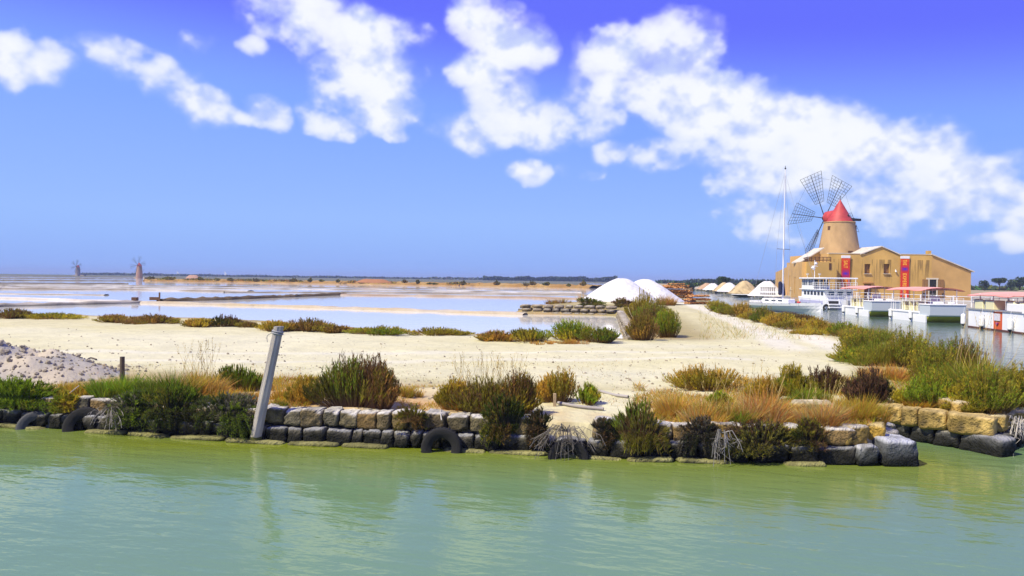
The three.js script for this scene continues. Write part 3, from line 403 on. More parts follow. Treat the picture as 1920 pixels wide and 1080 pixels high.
// ------------------------------------------------------------------ mooring post, small post, tyres, poles on the bank
{
  const foot = P(478, 829, 0), top = atZ(523, 612, foot.z + 0.1), t = thing('mooring_post', 'leaning grey squared timber mooring post standing in the water', 'post', [foot.x, -0.5, foot.z]);
  const dx = top.x - foot.x, H = top.y, g = new THREE.CylinderGeometry(0.088, 0.108, H + 0.5, 8, 10); const p = g.attributes.position;
  for (let i = 0; i < p.count; i++) { const k = p.getY(i) / (H + 0.5) + 0.5; p.setXYZ(i, p.getX(i) + dx * (k * (H + 0.5) - 0.5) / H + noise3(k * 6, i, 1) * 0.004, p.getY(i) + (H + 0.5) / 2, p.getZ(i) + 0.1 * k); } g.computeVertexNormals();
  const grey = std([0.56, 0.52, 0.48], 0.85, { map: rep(streakTex, 3, 0.7), bumpMap: rep(texOf(512, (i) => { const v = streakN[i]; return [v, v, v]; }), 4, 0.7), bumpScale: 0.02 });
  part('timber', g.toNonIndexed(), grey, t); t.children[0].geometry.computeVertexNormals();
  const band = (y, r) => { const b = new THREE.TorusGeometry(r, 0.013, 8, 20); b.rotateX(Math.PI / 2); b.rotateZ(-0.2); return b.translate(dx * y / H, y + 0.5, 0.1 * (y / H)); };
  part('rope_binding', [band(H - 0.09, 0.094), band(H - 0.125, 0.096)], M.grey, t);
  part('rope_end', tube([[dx * 0.97 - 0.1, H + 0.39, 0.1], [dx * 0.93 - 0.17, H + 0.33, 0.12], [dx * 0.9 - 0.15, H + 0.22, 0.14]], 0.008), M.rope, t);
  part('algae_collar', [new THREE.CylinderGeometry(0.118, 0.122, 0.16, 8, 2).translate(0.02, 0.53, 0.01)], std([0.16, 0.17, 0.03], 0.9, { bumpMap: rep(pitTex, 2), bumpScale: 0.05 }), t);
  const f2 = P(229, 715, 0.65), t2 = thing('wooden_stake', 'short round wooden stake on the bank among green grass', 'stake', [f2.x, hAt(f2.x, f2.z) - 0.1, f2.z]); part('stake', new THREE.CylinderGeometry(0.05, 0.055, 0.62, 9).translate(0, 0.31, 0), std([0.11, 0.085, 0.06], 0.9, { map: rep(grainTex, 1, 1) }), t2);
  const f3 = P(1040, 757, 0.6), t3 = thing('wooden_peg', 'small weathered wooden peg beside the olive bush on the quay', 'peg', [f3.x, hAt(f3.x, f3.z) - 0.05, f3.z]); part('peg', rbox(0.06, 0.3, 0.05, 0, 0.15, 0, 0.01), std([0.36, 0.27, 0.16], 0.9), t3);
}
function tyre(label, px, py, R, r, mat, tilt, turn, sink) {
  const f = P(px, py, 0), t = thing('tyre_fender', label, 'tyre', [f.x, sink, f.z - 0.02], turn); t.rotation.x = tilt;
  const g = new THREE.LatheGeometry([[-0.55, 0.5], [-0.95, 0.7], [-1, 0.9], [-0.85, 0.99], [-0.4, 1.02], [0.4, 1.02], [0.85, 0.99], [1, 0.9], [0.95, 0.7], [0.55, 0.5]].map(([a, b]) => new THREE.Vector2(b * R, a * r)), 40); g.rotateX(Math.PI / 2); part('tyre', g, mat, t);
  const tr = []; for (let k = 0; k < 36; k++) { const a = k / 36 * 6.283; tr.push(box(0.02, r * 1.3, 0.012, 0, 0, 0, 0, 0, 0).rotateX(Math.PI / 2).rotateY(0).translate(0, 0, 0).applyMatrix4(new THREE.Matrix4().makeRotationZ(a).multiply(new THREE.Matrix4().makeTranslation(R * 1.015, 0, 0)))); } part('tread', tr, mat, t);
  return t;
}
function ropeLine(label, a, b, sag) { const m = [(a[0] + b[0]) / 2, (a[1] + b[1]) / 2 - sag, (a[2] + b[2]) / 2 + 0.03]; return solo('rope', tube([a, m, b], 0.012, 16, 5), M.rope, label, 'rope'); }
{
  const ts = [['grey half sunken tyre at the far left of the bank', 68, 803, 0.35, 0.10, M.rubberGrey, -0.25, 0.35, -0.03], ['black tyre hanging under the green grass at left', 160, 808, 0.40, 0.11, M.rubber, -0.2, 0.1, 0.04], ['black tyre hanging on the stone quay below a rope', 828, 848, 0.345, 0.10, M.rubber, -0.08, 0, 0.07], ['black tyre half hidden under dry hanging branches', 1066, 860, 0.34, 0.10, M.rubber, -0.1, 0, -0.02]];
  for (const a of ts) tyre(...a);
  const w = (px, py, y) => P(px, py, y).toArray();
  ropeLine('frayed pale rope holding the grey tyre at far left', [-9.2, 0.72, -16.1], [-9.42, 0.47, -15.45], 0.02);
  ropeLine('short rope holding the black tyre at left', [-8.5, 0.78, -15.8], [-8.62, 0.55, -15.25], 0.02);
  ropeLine('thin pale rope from the quay top to the tyre on the stones', [-1.25, 0.63, -14.35], [-1.18, 0.55, -13.75], 0.0);
  const pole = (label, pts, r, mat) => solo('drift_pole', tube(pts, r, 20, 7), mat, label, 'pole'), g0 = (px, py, up) => { const v = P(px, py, 0.63); return [v.x, hAt(v.x, v.z) + up, v.z]; };
  pole('long pale pole lying on the quay right of the hanging shrub', [g0(1228, 783, 0.05), g0(1275, 786, 0.05), g0(1335, 785, 0.05)], 0.026, std([0.55, 0.53, 0.5], 0.8));
  pole('grey weathered pole lying in front of the olive bush', [g0(1046, 752, 0.04), g0(1085, 757, 0.04), g0(1132, 760, 0.04)], 0.03, std([0.30, 0.28, 0.27], 0.85));
  pole('grey weathered pole lying on the sand above the other poles', [g0(1120, 737, 0.04), g0(1150, 741, 0.04), g0(1178, 745, 0.04)], 0.03, std([0.33, 0.31, 0.3], 0.85));
  pole('dark dry stick lying on the sand left of the stake', [g0(160, 684, 0.02), g0(170, 680, 0.05), g0(181, 681, 0.03)], 0.02, M.darkTwig);
}
// ------------------------------------------------------------------ foreground plants
const G1 = [C.green, C.olive, C.bright], G2 = [C.green, C.yellow, C.olive], G3 = [C.olive, C.brown, C.purple], G4 = [C.gold, C.yellow, C.straw], G5 = [C.deep, C.olive, C.grey], G6 = [C.yellow, C.bright, C.green];
const H = { fixed: true, y: 0.46, n: 520 };
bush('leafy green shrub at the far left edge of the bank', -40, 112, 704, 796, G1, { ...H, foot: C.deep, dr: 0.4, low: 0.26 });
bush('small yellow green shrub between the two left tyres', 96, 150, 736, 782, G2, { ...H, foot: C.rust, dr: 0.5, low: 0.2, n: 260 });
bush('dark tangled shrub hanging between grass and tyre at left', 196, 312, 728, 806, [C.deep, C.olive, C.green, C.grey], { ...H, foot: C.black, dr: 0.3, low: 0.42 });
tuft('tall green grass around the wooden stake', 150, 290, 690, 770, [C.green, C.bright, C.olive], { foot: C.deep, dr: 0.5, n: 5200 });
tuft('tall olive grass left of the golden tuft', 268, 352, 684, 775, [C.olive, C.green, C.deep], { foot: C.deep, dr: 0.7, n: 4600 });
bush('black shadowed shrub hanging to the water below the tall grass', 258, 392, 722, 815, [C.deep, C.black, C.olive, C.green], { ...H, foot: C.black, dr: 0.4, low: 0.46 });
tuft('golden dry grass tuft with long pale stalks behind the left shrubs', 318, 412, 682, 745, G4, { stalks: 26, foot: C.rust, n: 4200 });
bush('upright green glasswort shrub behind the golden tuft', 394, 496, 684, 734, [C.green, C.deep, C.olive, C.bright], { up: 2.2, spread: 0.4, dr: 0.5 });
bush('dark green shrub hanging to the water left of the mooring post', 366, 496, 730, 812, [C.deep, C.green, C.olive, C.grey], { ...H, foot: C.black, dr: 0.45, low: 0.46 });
tuft('low yellow green grass right of the mooring post', 508, 592, 706, 748, [C.yellow, C.olive, C.gold], { foot: C.rust });
tuft('tuft of short grass on the wall beside the mooring post', 508, 545, 742, 772, [C.olive, C.green, C.deep], { n: 500 });
bush('large round shrub, green on top and brown below, above the quay', 580, 745, 668, 766, [C.green, C.olive, C.purple, C.brown], { foot: C.purple, up: 1.4, n: 600, leaves: 17, dr: 0.62, ll: 0.13 });
tuft('small yellow grass tuft right of the large round shrub', 742, 792, 712, 745, [C.yellow, C.gold, C.olive], { n: 900 });
bush('wide brown shrub with tall pale stalks in the middle of the bank', 822, 1008, 700, 770, [C.olive, C.brown, C.purple, C.yellow], { foot: C.purple, n: 560, dr: 0.5, ll: 0.12, up: 1.5 });
tuft('thin pale grass stalks standing over the brown shrub', 850, 985, 706, 766, [C.straw, C.gold, C.olive], { stalks: 70, n: 900, foot: C.brown });
bush('dark shrub growing down the quay below the brown shrub', 905, 998, 732, 838, [C.deep, C.olive, C.brown, C.green], { foot: C.black, dr: 0.45, y: 0.4, fixed: true, low: 0.38, up: 1.8, n: 480 });
bush('olive yellow bush at the sand edge in the middle of the bank', 1004, 1092, 694, 752, [C.yellow, C.olive, C.gold], { foot: C.brown, dr: 0.7 });
bush('small bright green plant at the right of the olive bush', 1074, 1126, 716, 754, [C.bright, C.green, C.yellow], { dr: 0.7, n: 160 });
bush('tall shrub on the quay, green spikes over a grey brown skirt', 1150, 1250, 748, 858, [C.green, C.grey, C.brown, C.olive], { foot: C.purple, dr: 0.45, y: 0.34, fixed: true, low: 0.32, up: 1.9, spread: 0.5, n: 420, ll: 0.12 });
bush('yellow green bush at the sand edge right of the bare quay', 1250, 1402, 682, 738, [C.yellow, C.olive, C.gold], { foot: C.brown, dr: 0.6, n: 420 });
tuft('golden dry grass left of the bright green plant on the quay', 1212, 1300, 722, 776, G4, { foot: C.rust, n: 2600 });
bush('small bright green plant in the dry grass', 1328, 1372, 732, 760, [C.bright, C.yellow], { dr: 0.7, n: 130 });
tuft('wide dry straw coloured grass over the right quay', 1370, 1500, 728, 790, [C.gold, C.straw, C.rust], { foot: C.rust, n: 4200, stalks: 20 });
tuft('dry rust coloured grass near the yellow blocks', 1480, 1600, 742, 796, [C.rust, C.gold, C.straw], { foot: C.brown, n: 3800, stalks: 12 });
tuft('spiky olive grass standing in the dry grass on the quay', 1368, 1412, 752, 790, [C.olive, C.green], { n: 700 });
bush('grey tangled shrub hanging to the water on the right quay', 1345, 1500, 780, 876, [C.grey, C.deep, C.purple, C.olive], { foot: C.black, dr: 0.36, y: 0.30, fixed: true, low: 0.25, n: 480, dead: 0.4, ll: 0.08 });
bush('dark reddish shrub drooping over the wall near the yellow blocks', 1480, 1560, 785, 862, [C.deep, C.purple, C.olive], { foot: C.black, dr: 0.4, y: 0.34, fixed: true, low: 0.2, n: 260 });
bush('green shrub at the sand edge left of the purple brown shrubs', 1440, 1525, 684, 742, [C.green, C.olive, C.yellow], { foot: C.brown, dr: 0.6 });
bush('reddish brown twiggy shrub behind the dry grass', 1478, 1600, 688, 740, [C.purple, C.brown, C.olive], { foot: C.purple, dr: 0.5, dead: 0.3 });
tuft('bright green grass in front of the reddish twiggy shrub', 1478, 1560, 718, 752, [C.bright, C.green, C.olive], { n: 1500 });
bush('dark purple brown shrub above the yellow blocks', 1580, 1684, 688, 764, [C.purple, C.brown, C.deep], { foot: C.black, dr: 0.6, dead: 0.3, n: 420 });
tuft('rust coloured grass on top of the landing wall', 1686, 1790, 738, 778, [C.rust, C.gold, C.yellow], { n: 2600, foot: C.brown });
// the green band along the right shore, from the road back down to the landing
const R = (label, x0, x1, y0, y1, tips, o = {}) => bush(label, x0, x1, y0, y1, tips, { y: 0.66, dr: 0.8, n: 600, ll: 0.085, up: 0.7, spread: 1, clumps: 16, ...o });
R('green bush at the near end of the shore thicket, by the road', 1560, 1665, 612, 676, [C.green, C.yellow, C.olive]);
R('broad green bush second in the shore thicket', 1630, 1770, 614, 694, [C.green, C.yellow, C.olive]);
R('yellow green bush at the middle of the shore thicket', 1690, 1810, 642, 735, [C.yellow, C.green, C.olive]);
R('bright green bush right above the rust coloured grass', 1690, 1805, 682, 766, [C.bright, C.green, C.yellow], { foot: C.brown });
tuft('tall reedy grass on the water side of the shore thicket', 1780, 1890, 652, 752, [C.olive, C.green, C.yellow], { y: 0.64, n: 5200, stalks: 18 });
R('large green bush at the right edge over the landing', 1775, 1910, 682, 795, [C.green, C.yellow, C.olive], { n: 620 });
R('dark green bush cut by the right edge of the picture', 1850, 2000, 684, 815, [C.green, C.deep, C.olive], { n: 620 });
tuft('reedy grass at the road corner of the shore thicket', 1590, 1700, 630, 692, [C.olive, C.yellow, C.green], { y: 0.66, n: 4200 });
R('brown and green bush on the water side of the shore', 1735, 1855, 630, 716, [C.olive, C.brown, C.green]);
R('small olive bush in front of the large green one at right', 1770, 1850, 738, 800, [C.olive, C.yellow, C.green]);
R('yellow topped bush between reeds and the right edge', 1840, 1940, 668, 760, [C.yellow, C.green, C.olive]);
tuft('olive reed strip at the waterside behind the road corner', 1560, 1690, 606, 648, [C.olive, C.green, C.gold], { y: 0.5, n: 4200, dr: 0.4 });
R('low green bush on the road side of the shore thicket', 1560, 1690, 650, 690, [C.green, C.bright, C.yellow]);
tuft('yellow green grass left of the wooden stake', 96, 180, 700, 748, [C.yellow, C.olive, C.gold], { n: 2600, foot: C.rust });
tuft('orange dry grass under the upright glasswort', 396, 500, 716, 750, [C.gold, C.rust, C.yellow], { n: 2600, foot: C.rust });
bush('yellow olive bush left of the large round shrub', 536, 606, 702, 756, [C.yellow, C.olive, C.gold], { foot: C.rust, dr: 0.6, n: 260 });
bush('brown twiggy shrub fused to the right of the large round shrub', 668, 752, 672, 768, [C.brown, C.purple, C.olive, C.rust], { foot: C.purple, n: 460, dr: 0.7, ll: 0.12, dead: 0.3 });
bush('yellow olive bush at the left end of the wide brown shrub', 816, 892, 702, 766, [C.yellow, C.olive, C.gold], { foot: C.rust, dr: 0.6, n: 360 });
bush('reddish brown bush at the right end of the wide brown shrub', 930, 1014, 696, 770, [C.brown, C.rust, C.olive], { foot: C.purple, dr: 0.6, n: 380, dead: 0.3 });
tuft('pale straw grass before the yellow bush on the right bank', 1290, 1400, 738, 790, [C.straw, C.gold, C.olive], { n: 3600, foot: C.rust, stalks: 10 });
bush('yellow green bush between dry grass and purple shrubs', 1392, 1470, 702, 752, [C.yellow, C.olive, C.gold], { foot: C.rust, dr: 0.6, n: 320 });
tuft('yellow olive grass behind the loose yellow blocks', 1560, 1660, 734, 786, [C.yellow, C.olive, C.gold], { n: 3600, foot: C.rust });
bush('low green bush right of the dark purple brown shrub', 1676, 1752, 712, 764, [C.green, C.yellow, C.bright], { dr: 0.6, n: 320 });
tuft('rust and gold grass at the sand edge by the thicket', 1590, 1710, 676, 716, [C.rust, C.gold, C.straw], { n: 2600, foot: C.rust, y: 0.66 });
bush('dark dead shrub in the wall joint right of the tall quay shrub', 1272, 1352, 778, 862, [C.grey, C.brown, C.deep], { ...H, foot: C.black, dr: 0.3, low: 0.4, n: 260, dead: 0.5, ll: 0.07 });
bush('low dark plant in the wall joint left of the tall quay shrub', 1108, 1158, 782, 850, [C.grey, C.deep, C.brown], { ...H, foot: C.black, dr: 0.3, low: 0.4, n: 140, dead: 0.4 });
bush('small plant rooted in the stones left of the black quay tyre', 742, 800, 756, 812, [C.olive, C.brown, C.deep], { ...H, dr: 0.3, low: 0.25, n: 130, ll: 0.07 });
bush('dark low shrub in the quay stones left of the half hidden tyre', 985, 1040, 765, 845, [C.deep, C.brown, C.grey], { ...H, foot: C.black, dr: 0.35, low: 0.42, n: 240, dead: 0.4 });
function deadBranches(label, px, py, y, w, h, seed, down, color, n = 26) {
  const f = px < 1700 ? fit(px, px + 1, py - 20, py, y, { fixed: true }).f : P(px, 838, 0).setY(y), r = rng(seed), B = new Blades(); f.z += 0.05;
  for (let i = 0; i < n; i++) { const a = mix(-1.5, 1.5, r()), L = w * mix(0.35, 0.62, r()), zz = mix(0, 0.35, r()), p0 = [(r() - 0.5) * 0.12, 0.02 * r(), 0], p1 = [Math.sin(a) * L * 0.5, h * mix(0.15, 0.5, r()), zz * 0.6], p2 = [Math.sin(a) * L, h * mix(-0.2, 0.3, r()) - down * r(), zz], p3 = [Math.sin(a) * L * 1.15, p2[1] - down * 0.6 * r(), zz + 0.05]; B.twig([p0, p1, p2, p3], 0.009, 0.004, color, mix3(color, [0.5, 0.48, 0.44], 0.2)); for (let k = 0; k < 3; k++) { const t = r(), b = [mix(p1[0], p2[0], t), mix(p1[1], p2[1], t), mix(p1[2], p2[2], t)]; B.twig([b, [b[0] + (r() - 0.5) * 0.15, b[1] - 0.08 * r(), b[2] + 0.06], [b[0] + (r() - 0.5) * 0.28, b[1] - 0.2 * r(), b[2] + 0.08]], 0.005, 0.002, color); } }
  const t = thing('dead_branches', label, 'branches', f); part('branches', B.geo(), M.plant, t);
}
deadBranches('fan of dry grey branches over the half hidden tyre', 1060, 812, 0.42, 0.95, 0.3, 61, 0.34, [0.15, 0.135, 0.11], 34);
deadBranches('pale bare branches at the right end of the landing', 1905, 812, 0.42, 0.8, 0.4, 62, 0.36, [0.5, 0.47, 0.42], 30);
deadBranches('thin bleached branch hanging from the grey shrub', 1352, 800, 0.48, 0.4, 0.2, 63, 0.4, [0.26, 0.25, 0.23], 9);
deadBranches('bare twigs sticking out of the bank beside the black left tyre', 215, 790, 0.42, 0.6, 0.25, 64, 0.25, [0.24, 0.22, 0.18], 16);
// low dry grass and litter that nobody could count
{
  const r = rng(300), F = new Blades();
  const patch = (x0, x1, y0, y1, n, tips, L) => { for (let i = 0; i < n; i++) { const v = P(mix(x0, x1, r()), mix(y0, y1, r()), 0.63); if (noise3(v.x * 1.2, 3, v.z * 1.2) < -0.25) continue; const y = hAt(v.x, v.z); if (y < 0.4) continue; const l = L * mix(0.5, 1.3, r()), d = dir3(r, 1, 0.7), c = tips[Math.floor(r() * tips.length)].map((q) => q * mix(0.7, 1.2, r())); F.blade([v.x, y - 0.01, v.z], d, l, 0.011, [d[0] * l * 0.3, -l * 0.1, d[2] * l * 0.3], mix3(c, C.brown, 0.4), c, r); } };
  patch(480, 600, 715, 766, 5200, [C.gold, C.rust, C.yellow, C.olive], 0.15); patch(350, 500, 712, 755, 5200, [C.gold, C.straw, C.rust, C.yellow], 0.17); patch(740, 840, 728, 768, 1800, [C.rust, C.gold, C.yellow], 0.1); patch(1190, 1660, 716, 806, 22000, [C.gold, C.straw, C.rust, C.olive, C.yellow], 0.17); patch(1560, 1720, 720, 775, 1800, [C.gold, C.rust, C.olive], 0.1); patch(1600, 1920, 650, 800, 12000, [C.olive, C.green, C.gold, C.yellow], 0.2); patch(1100, 1240, 745, 790, 500, [C.rust, C.straw], 0.06); patch(1310, 1600, 572, 640, 3200, [C.gold, C.olive, C.yellow, C.green], 0.3); patch(100, 420, 735, 765, 2200, [C.olive, C.gold, C.green], 0.12); patch(590, 1240, 682, 750, 2200, [C.straw, C.olive, C.grey], 0.06); patch(100, 590, 690, 722, 1200, [C.straw, C.olive, C.yellow], 0.06); patch(700, 1560, 640, 690, 420, [C.straw, C.olive], 0.06);
  solo('dry_grass', F.geo(), M.leaf, 'thin dry grass growing over the bank above the quay', 'grass', null, 'stuff');
  const peb = new THREE.InstancedMesh(new THREE.IcosahedronGeometry(1, 0), std([0.30, 0.26, 0.19], 0.95), 2200), mt = new THREE.Matrix4(), qq = new THREE.Quaternion(), e = new THREE.Euler();
  for (let i = 0; i < 2200; i++) { const heap = i < 620, v = heap ? new THREE.Vector3(-11.6 + (r() - 0.5) * 5.2, 0, -18.4 + (r() - 0.5) * 2.6) : P(mix(0, 1500, r()), mix(612, 745, Math.pow(r(), 0.6)), 0.68), s = heap ? mix(0.02, 0.07, Math.pow(r(), 3)) : mix(0.010, 0.042, r() ** 3); v.y = hAt(v.x, v.z) + s * 0.2; mt.compose(v, qq.setFromEuler(e.set(r() * 3, r() * 3, r() * 3)), new THREE.Vector3(s * mix(0.8, 1.6, r()), s * 0.7, s)); peb.setMatrixAt(i, mt); }
  peb.name = 'pebbles'; peb.castShadow = true; scene.add(tag(peb, 'pebbles and rubble strewn over the sandy ground', 'pebbles', null, 'stuff'));
}
// ------------------------------------------------------------------ plants along the pan edge and the road
{
  const y = 0.55, o = { y, dr: 0.8 };
  bush('purple brown bush at the left edge by the salt pan', -20, 60, 578, 603, [C.purple, C.brown, C.olive], o);
  bush('low brown bush left part of the brown grass mound', 176, 262, 589, 612, [C.brown, C.olive, C.gold], o);
  bush('green tipped bush right part of the brown grass mound', 250, 344, 590, 615, [C.olive, C.yellow, C.brown], o);
  bush('low straw bush between the spiky shrub and the mooring post top', 440, 490, 604, 622, [C.gold, C.olive, C.brown], { y, dr: 0.6 });
  bush('low olive bush between the two long ones at the pan edge', 590, 665, 608, 633, [C.olive, C.brown, C.gold], { y, dr: 0.6 });
  bush('orange brown bush left of the pan edge thicket', 892, 965, 620, 648, [C.rust, C.gold, C.olive], { y, dr: 0.6 });
  bush('low yellow green bush beside the salt pan at left', 38, 158, 586, 605, [C.yellow, C.olive, C.green], o);
  tuft('low brown grass mound at the pan edge', 175, 345, 588, 615, [C.brown, C.gold, C.olive], { y, dr: 0.6, n: 2400 });
  bush('yellow green bush left of the dark spiky shrub at the pan edge', 340, 405, 594, 621, [C.yellow, C.olive, C.gold], o);
  bush('dark spiky shrub at the pan edge', 388, 455, 591, 620, [C.deep, C.olive, C.purple], { y, dr: 0.7, up: 1.8 });
  bush('yellow olive bush behind the top of the mooring post', 472, 560, 602, 630, [C.yellow, C.olive, C.gold], o);
  bush('brown topped bush right of the mooring post top', 530, 630, 598, 630, [C.olive, C.brown, C.gold], o);
  tuft('small pinkish dry grass tuft at the pan edge', 612, 660, 612, 630, [C.rust, C.brown], { y, n: 500 });
  bush('long low yellow green bush at the pan edge', 645, 770, 611, 638, [C.yellow, C.olive, C.green], { y, dr: 0.55 });
  bush('low olive bush right of the long one at the pan edge', 750, 885, 616, 637, [C.yellow, C.olive, C.brown], { y, dr: 0.5 });
  tuft('orange dry grass left of the green bush by the pan', 888, 960, 622, 648, [C.rust, C.gold, C.yellow], { y, n: 1200 });
  bush('green bush at the left end of the pan edge thicket', 945, 1050, 612, 650, [C.green, C.olive, C.yellow], o);
  bush('tall bright green bush at the middle of the pan edge', 1020, 1130, 601, 648, [C.bright, C.green, C.yellow], o);
  bush('dark green bush at the right end of the pan edge', 1080, 1165, 608, 652, [C.green, C.deep, C.olive], o);
  tuft('orange grass in front of the pan edge thicket', 980, 1110, 632, 651, [C.rust, C.gold], { y: 0.62, n: 1500 });
  bush('dark round shrub on the stone wall below the salt', 1068, 1134, 556, 581, [C.deep, C.olive, C.green], { y: 1.05, dr: 0.7, fixed: true, z: -59.9, low: 0.3 });
  bush('small dark shrub on the stone wall right of the round one', 1145, 1192, 558, 586, [C.deep, C.olive, C.brown], { y: 1.05, dr: 0.7, fixed: true, z: -59.6, low: 0.4 });
  tuft('brown grass mound on the left end of the stone platform', 1010, 1075, 555, 568, [C.brown, C.gold, C.olive], { y: 1.05, n: 800 });
  tuft('olive grass at the foot of the salt heap', 1078, 1110, 545, 556, [C.olive, C.gold], { y: 1.1, n: 400 });
  bush('tall weedy bush with yellow tips before the salt heap', 1172, 1232, 545, 598, [C.yellow, C.olive, C.straw], { y: 0.7, dr: 0.9, up: 1.8 });
  bush('brown bush at the near end of the road verge', 1176, 1240, 582, 640, [C.brown, C.olive, C.gold], { y: 0.68, dr: 0.9 });
  bush('large yellow green bush beside the road bend', 1220, 1290, 572, 632, [C.yellow, C.bright, C.green], { y: 0.68, dr: 0.9 });
  bush('olive bush behind the road bend bush', 1190, 1265, 560, 604, [C.olive, C.green, C.brown], { y: 0.7, dr: 0.9 });
  tuft('dry straw grass in front of the terracotta tiles', 1222, 1270, 548, 580, [C.straw, C.gold, C.rust], { y: 0.75, n: 900 });
  bush('green bush first along the canal verge from the tiles', 1318, 1372, 562, 586, [C.green, C.olive, C.yellow], { y: 0.66, dr: 1 });
  bush('olive bush second along the canal verge from the tiles', 1362, 1424, 567, 596, [C.olive, C.green, C.gold], { y: 0.66, dr: 0.9 });
  bush('dark brown bush third along the canal verge from the tiles', 1405, 1460, 572, 606, [C.brown, C.green, C.olive], { y: 0.66, dr: 0.9 });
  bush('yellow bush fourth along the canal verge from the tiles', 1425, 1500, 582, 614, [C.yellow, C.bright, C.gold], { y: 0.66, dr: 0.8 });
  bush('greyish bush at the waterside before the sailboat', 1455, 1500, 584, 600, [C.grey, C.olive, C.brown], { y: 0.5, dr: 0.9 });
  bush('round yellow olive bush alone by the canal', 1505, 1566, 597, 629, [C.yellow, C.olive, C.gold], { y: 0.6, dr: 0.9 });
  bush('low green bush at the roadside between first and second verge bushes', 1335, 1400, 574, 592, [C.green, C.yellow, C.olive], { y: 0.66, dr: 0.7 });
  bush('low golden bush at the roadside between second and third verge bushes', 1385, 1445, 582, 602, [C.gold, C.yellow, C.olive], { y: 0.66, dr: 0.7 });
  bush('low yellow bush at the road edge below the yellow verge bush', 1450, 1530, 596, 620, [C.yellow, C.olive, C.gold], { y: 0.66, dr: 0.6 });
  bush('olive green bush between the round canal bush and the shore thicket', 1545, 1625, 604, 642, [C.olive, C.yellow, C.green], { y: 0.5, dr: 0.7 });
  bush('low dark bush at the waterside below the small dark trees', 1480, 1530, 590, 606, [C.olive, C.deep, C.brown], { y: 0.5, dr: 0.7 });
  tuft('golden grass strip along the canal verge', 1470, 1560, 606, 632, [C.gold, C.yellow, C.olive], { y: 0.64, n: 1800 });
}
// shrubs on the ochre bank, too far to tell apart
{
  const r = rng(410), variants = [0, 1, 2].map((k) => { const g = shrubGeo(420 + k, { w: 3.4, d: 2.4, h: 1.5, stems: 60, leaves: 14, ll: 0.45, lw: 0.22, sr: 0.03, tips: [C.deep, C.olive, C.brown], foot: C.black }); return g; });
  const ORD = 'first second third fourth fifth sixth seventh eighth ninth tenth eleventh twelfth thirteenth fourteenth fifteenth sixteenth seventeenth eighteenth nineteenth twentieth twenty-first twenty-second twenty-third twenty-fourth twenty-fifth twenty-sixth'.split(' '); let nth = 0;
  for (const px of [284, 318, 365, 402, 431, 446, 470, 499, 531, 548, 601, 612, 640, 672, 705, 765, 782, 811, 832, 860, 951, 972, 1003, 1016, 1045, 1084]) {
    const py = 527 + 0.0168 * (px - 276); const w0 = P(px, py, 0.42); const t = plant('bank_shrub', 'small dark shrub on the far ochre bank, ' + ORD[nth++] + ' from its left end', 'shrub', [w0.x + (r() - 0.5) * 7, 0.75 + 0.4 * r(), w0.z - 1 + 3.5 * r()], variants[Math.floor(r() * 3)], r() * 6, 'shrubs dotted along the ochre bank'); t.scale.set(mix(0.4, 1.5, r()), mix(0.4, 1.0, r()), mix(0.5, 1, r()));
  }
}
{
  const r = rng(440), F = new Blades(); for (let i = 0; i < 5200; i++) { const px = mix(276, 1110, r()), py = 527 + 0.0168 * (px - 276), w0 = P(px, py, 0.42), m = fbm(w0.x * 0.12, 3, 1, 3); if (m < -0.06 + 0.2 * r()) continue; const c = [C.deep, C.brown, C.olive, C.rust][Math.floor(r() * 4)].map((v) => v * mix(0.5, 0.9, r())); F.blade([w0.x, 0.9 + 0.45 * r(), w0.z - 1.6 + r() * 2.8], dir3(r, 0.8, 1), 0.7 * mix(0.5, 1, r()) * (0.6 + 2 * Math.max(0, m)), 0.3, [0, 0, 0], c, c, r); }
  solo('bank_scrub', F.geo(), M.plant, 'low brown scrub covering the top of the far ochre bank', 'scrub', null, 'stuff');
}
// ------------------------------------------------------------------ stone platform wall by the pan, salt heaps, tiles
{
  const w = thing('platform_wall', 'low stone wall of the salt platform mirrored in the pan', 'wall'), r = rng(510);
  const vs = [0, 1, 2, 3, 4].map((k) => stoneColors(block(1, 1, 1, 600 + k, 5, 0.05, [3, 2, 2]), 5, [[0.42, 0.34, 0.22], [0.36, 0.30, 0.22], [0.46, 0.40, 0.30], [0.30, 0.25, 0.18], [0.48, 0.38, 0.22]][k], [0.6, 0.55, 0.45], -9, k));
  const lay = (line, courses, h, lmin, lmax, base, out) => { for (let c = 0; c < courses; c++) for (const s of along(line, () => mix(lmin, lmax, r()))) { const m = part('stone', vs[Math.floor(r() * 5)], M.stone, w); m.scale.set(s.len * 0.94, h * mix(0.85, 1, r()), 0.5); m.position.set(s.x - Math.sin(s.turn) * (0.05 * c + r() * 0.06 - out), base + h * (c + 0.5), s.z - Math.cos(s.turn) * (0.05 * c + r() * 0.06 - out)); m.rotation.y = s.turn + (r() - 0.5) * 0.1; } };
  lay([[0.7, -59.75], [3.6, -59.2], [7.7, -58.5]], 3, 0.27, 0.45, 0.95, 0.3, 0.2);
  lay([[2.4, -63], [0.7, -59.75]], 3, 0.24, 0.4, 0.7, 0.3, 0.15);
  lay([[7.7, -58.4], [6.3, -46], [4.95, -34]], 2, 0.24, 0.5, 1.1, 0.3, -0.1);
  lay([[5.0, -33.6], [4.7, -31.2]], 3, 0.2, 0.3, 0.55, 0.2, 0.05);
}
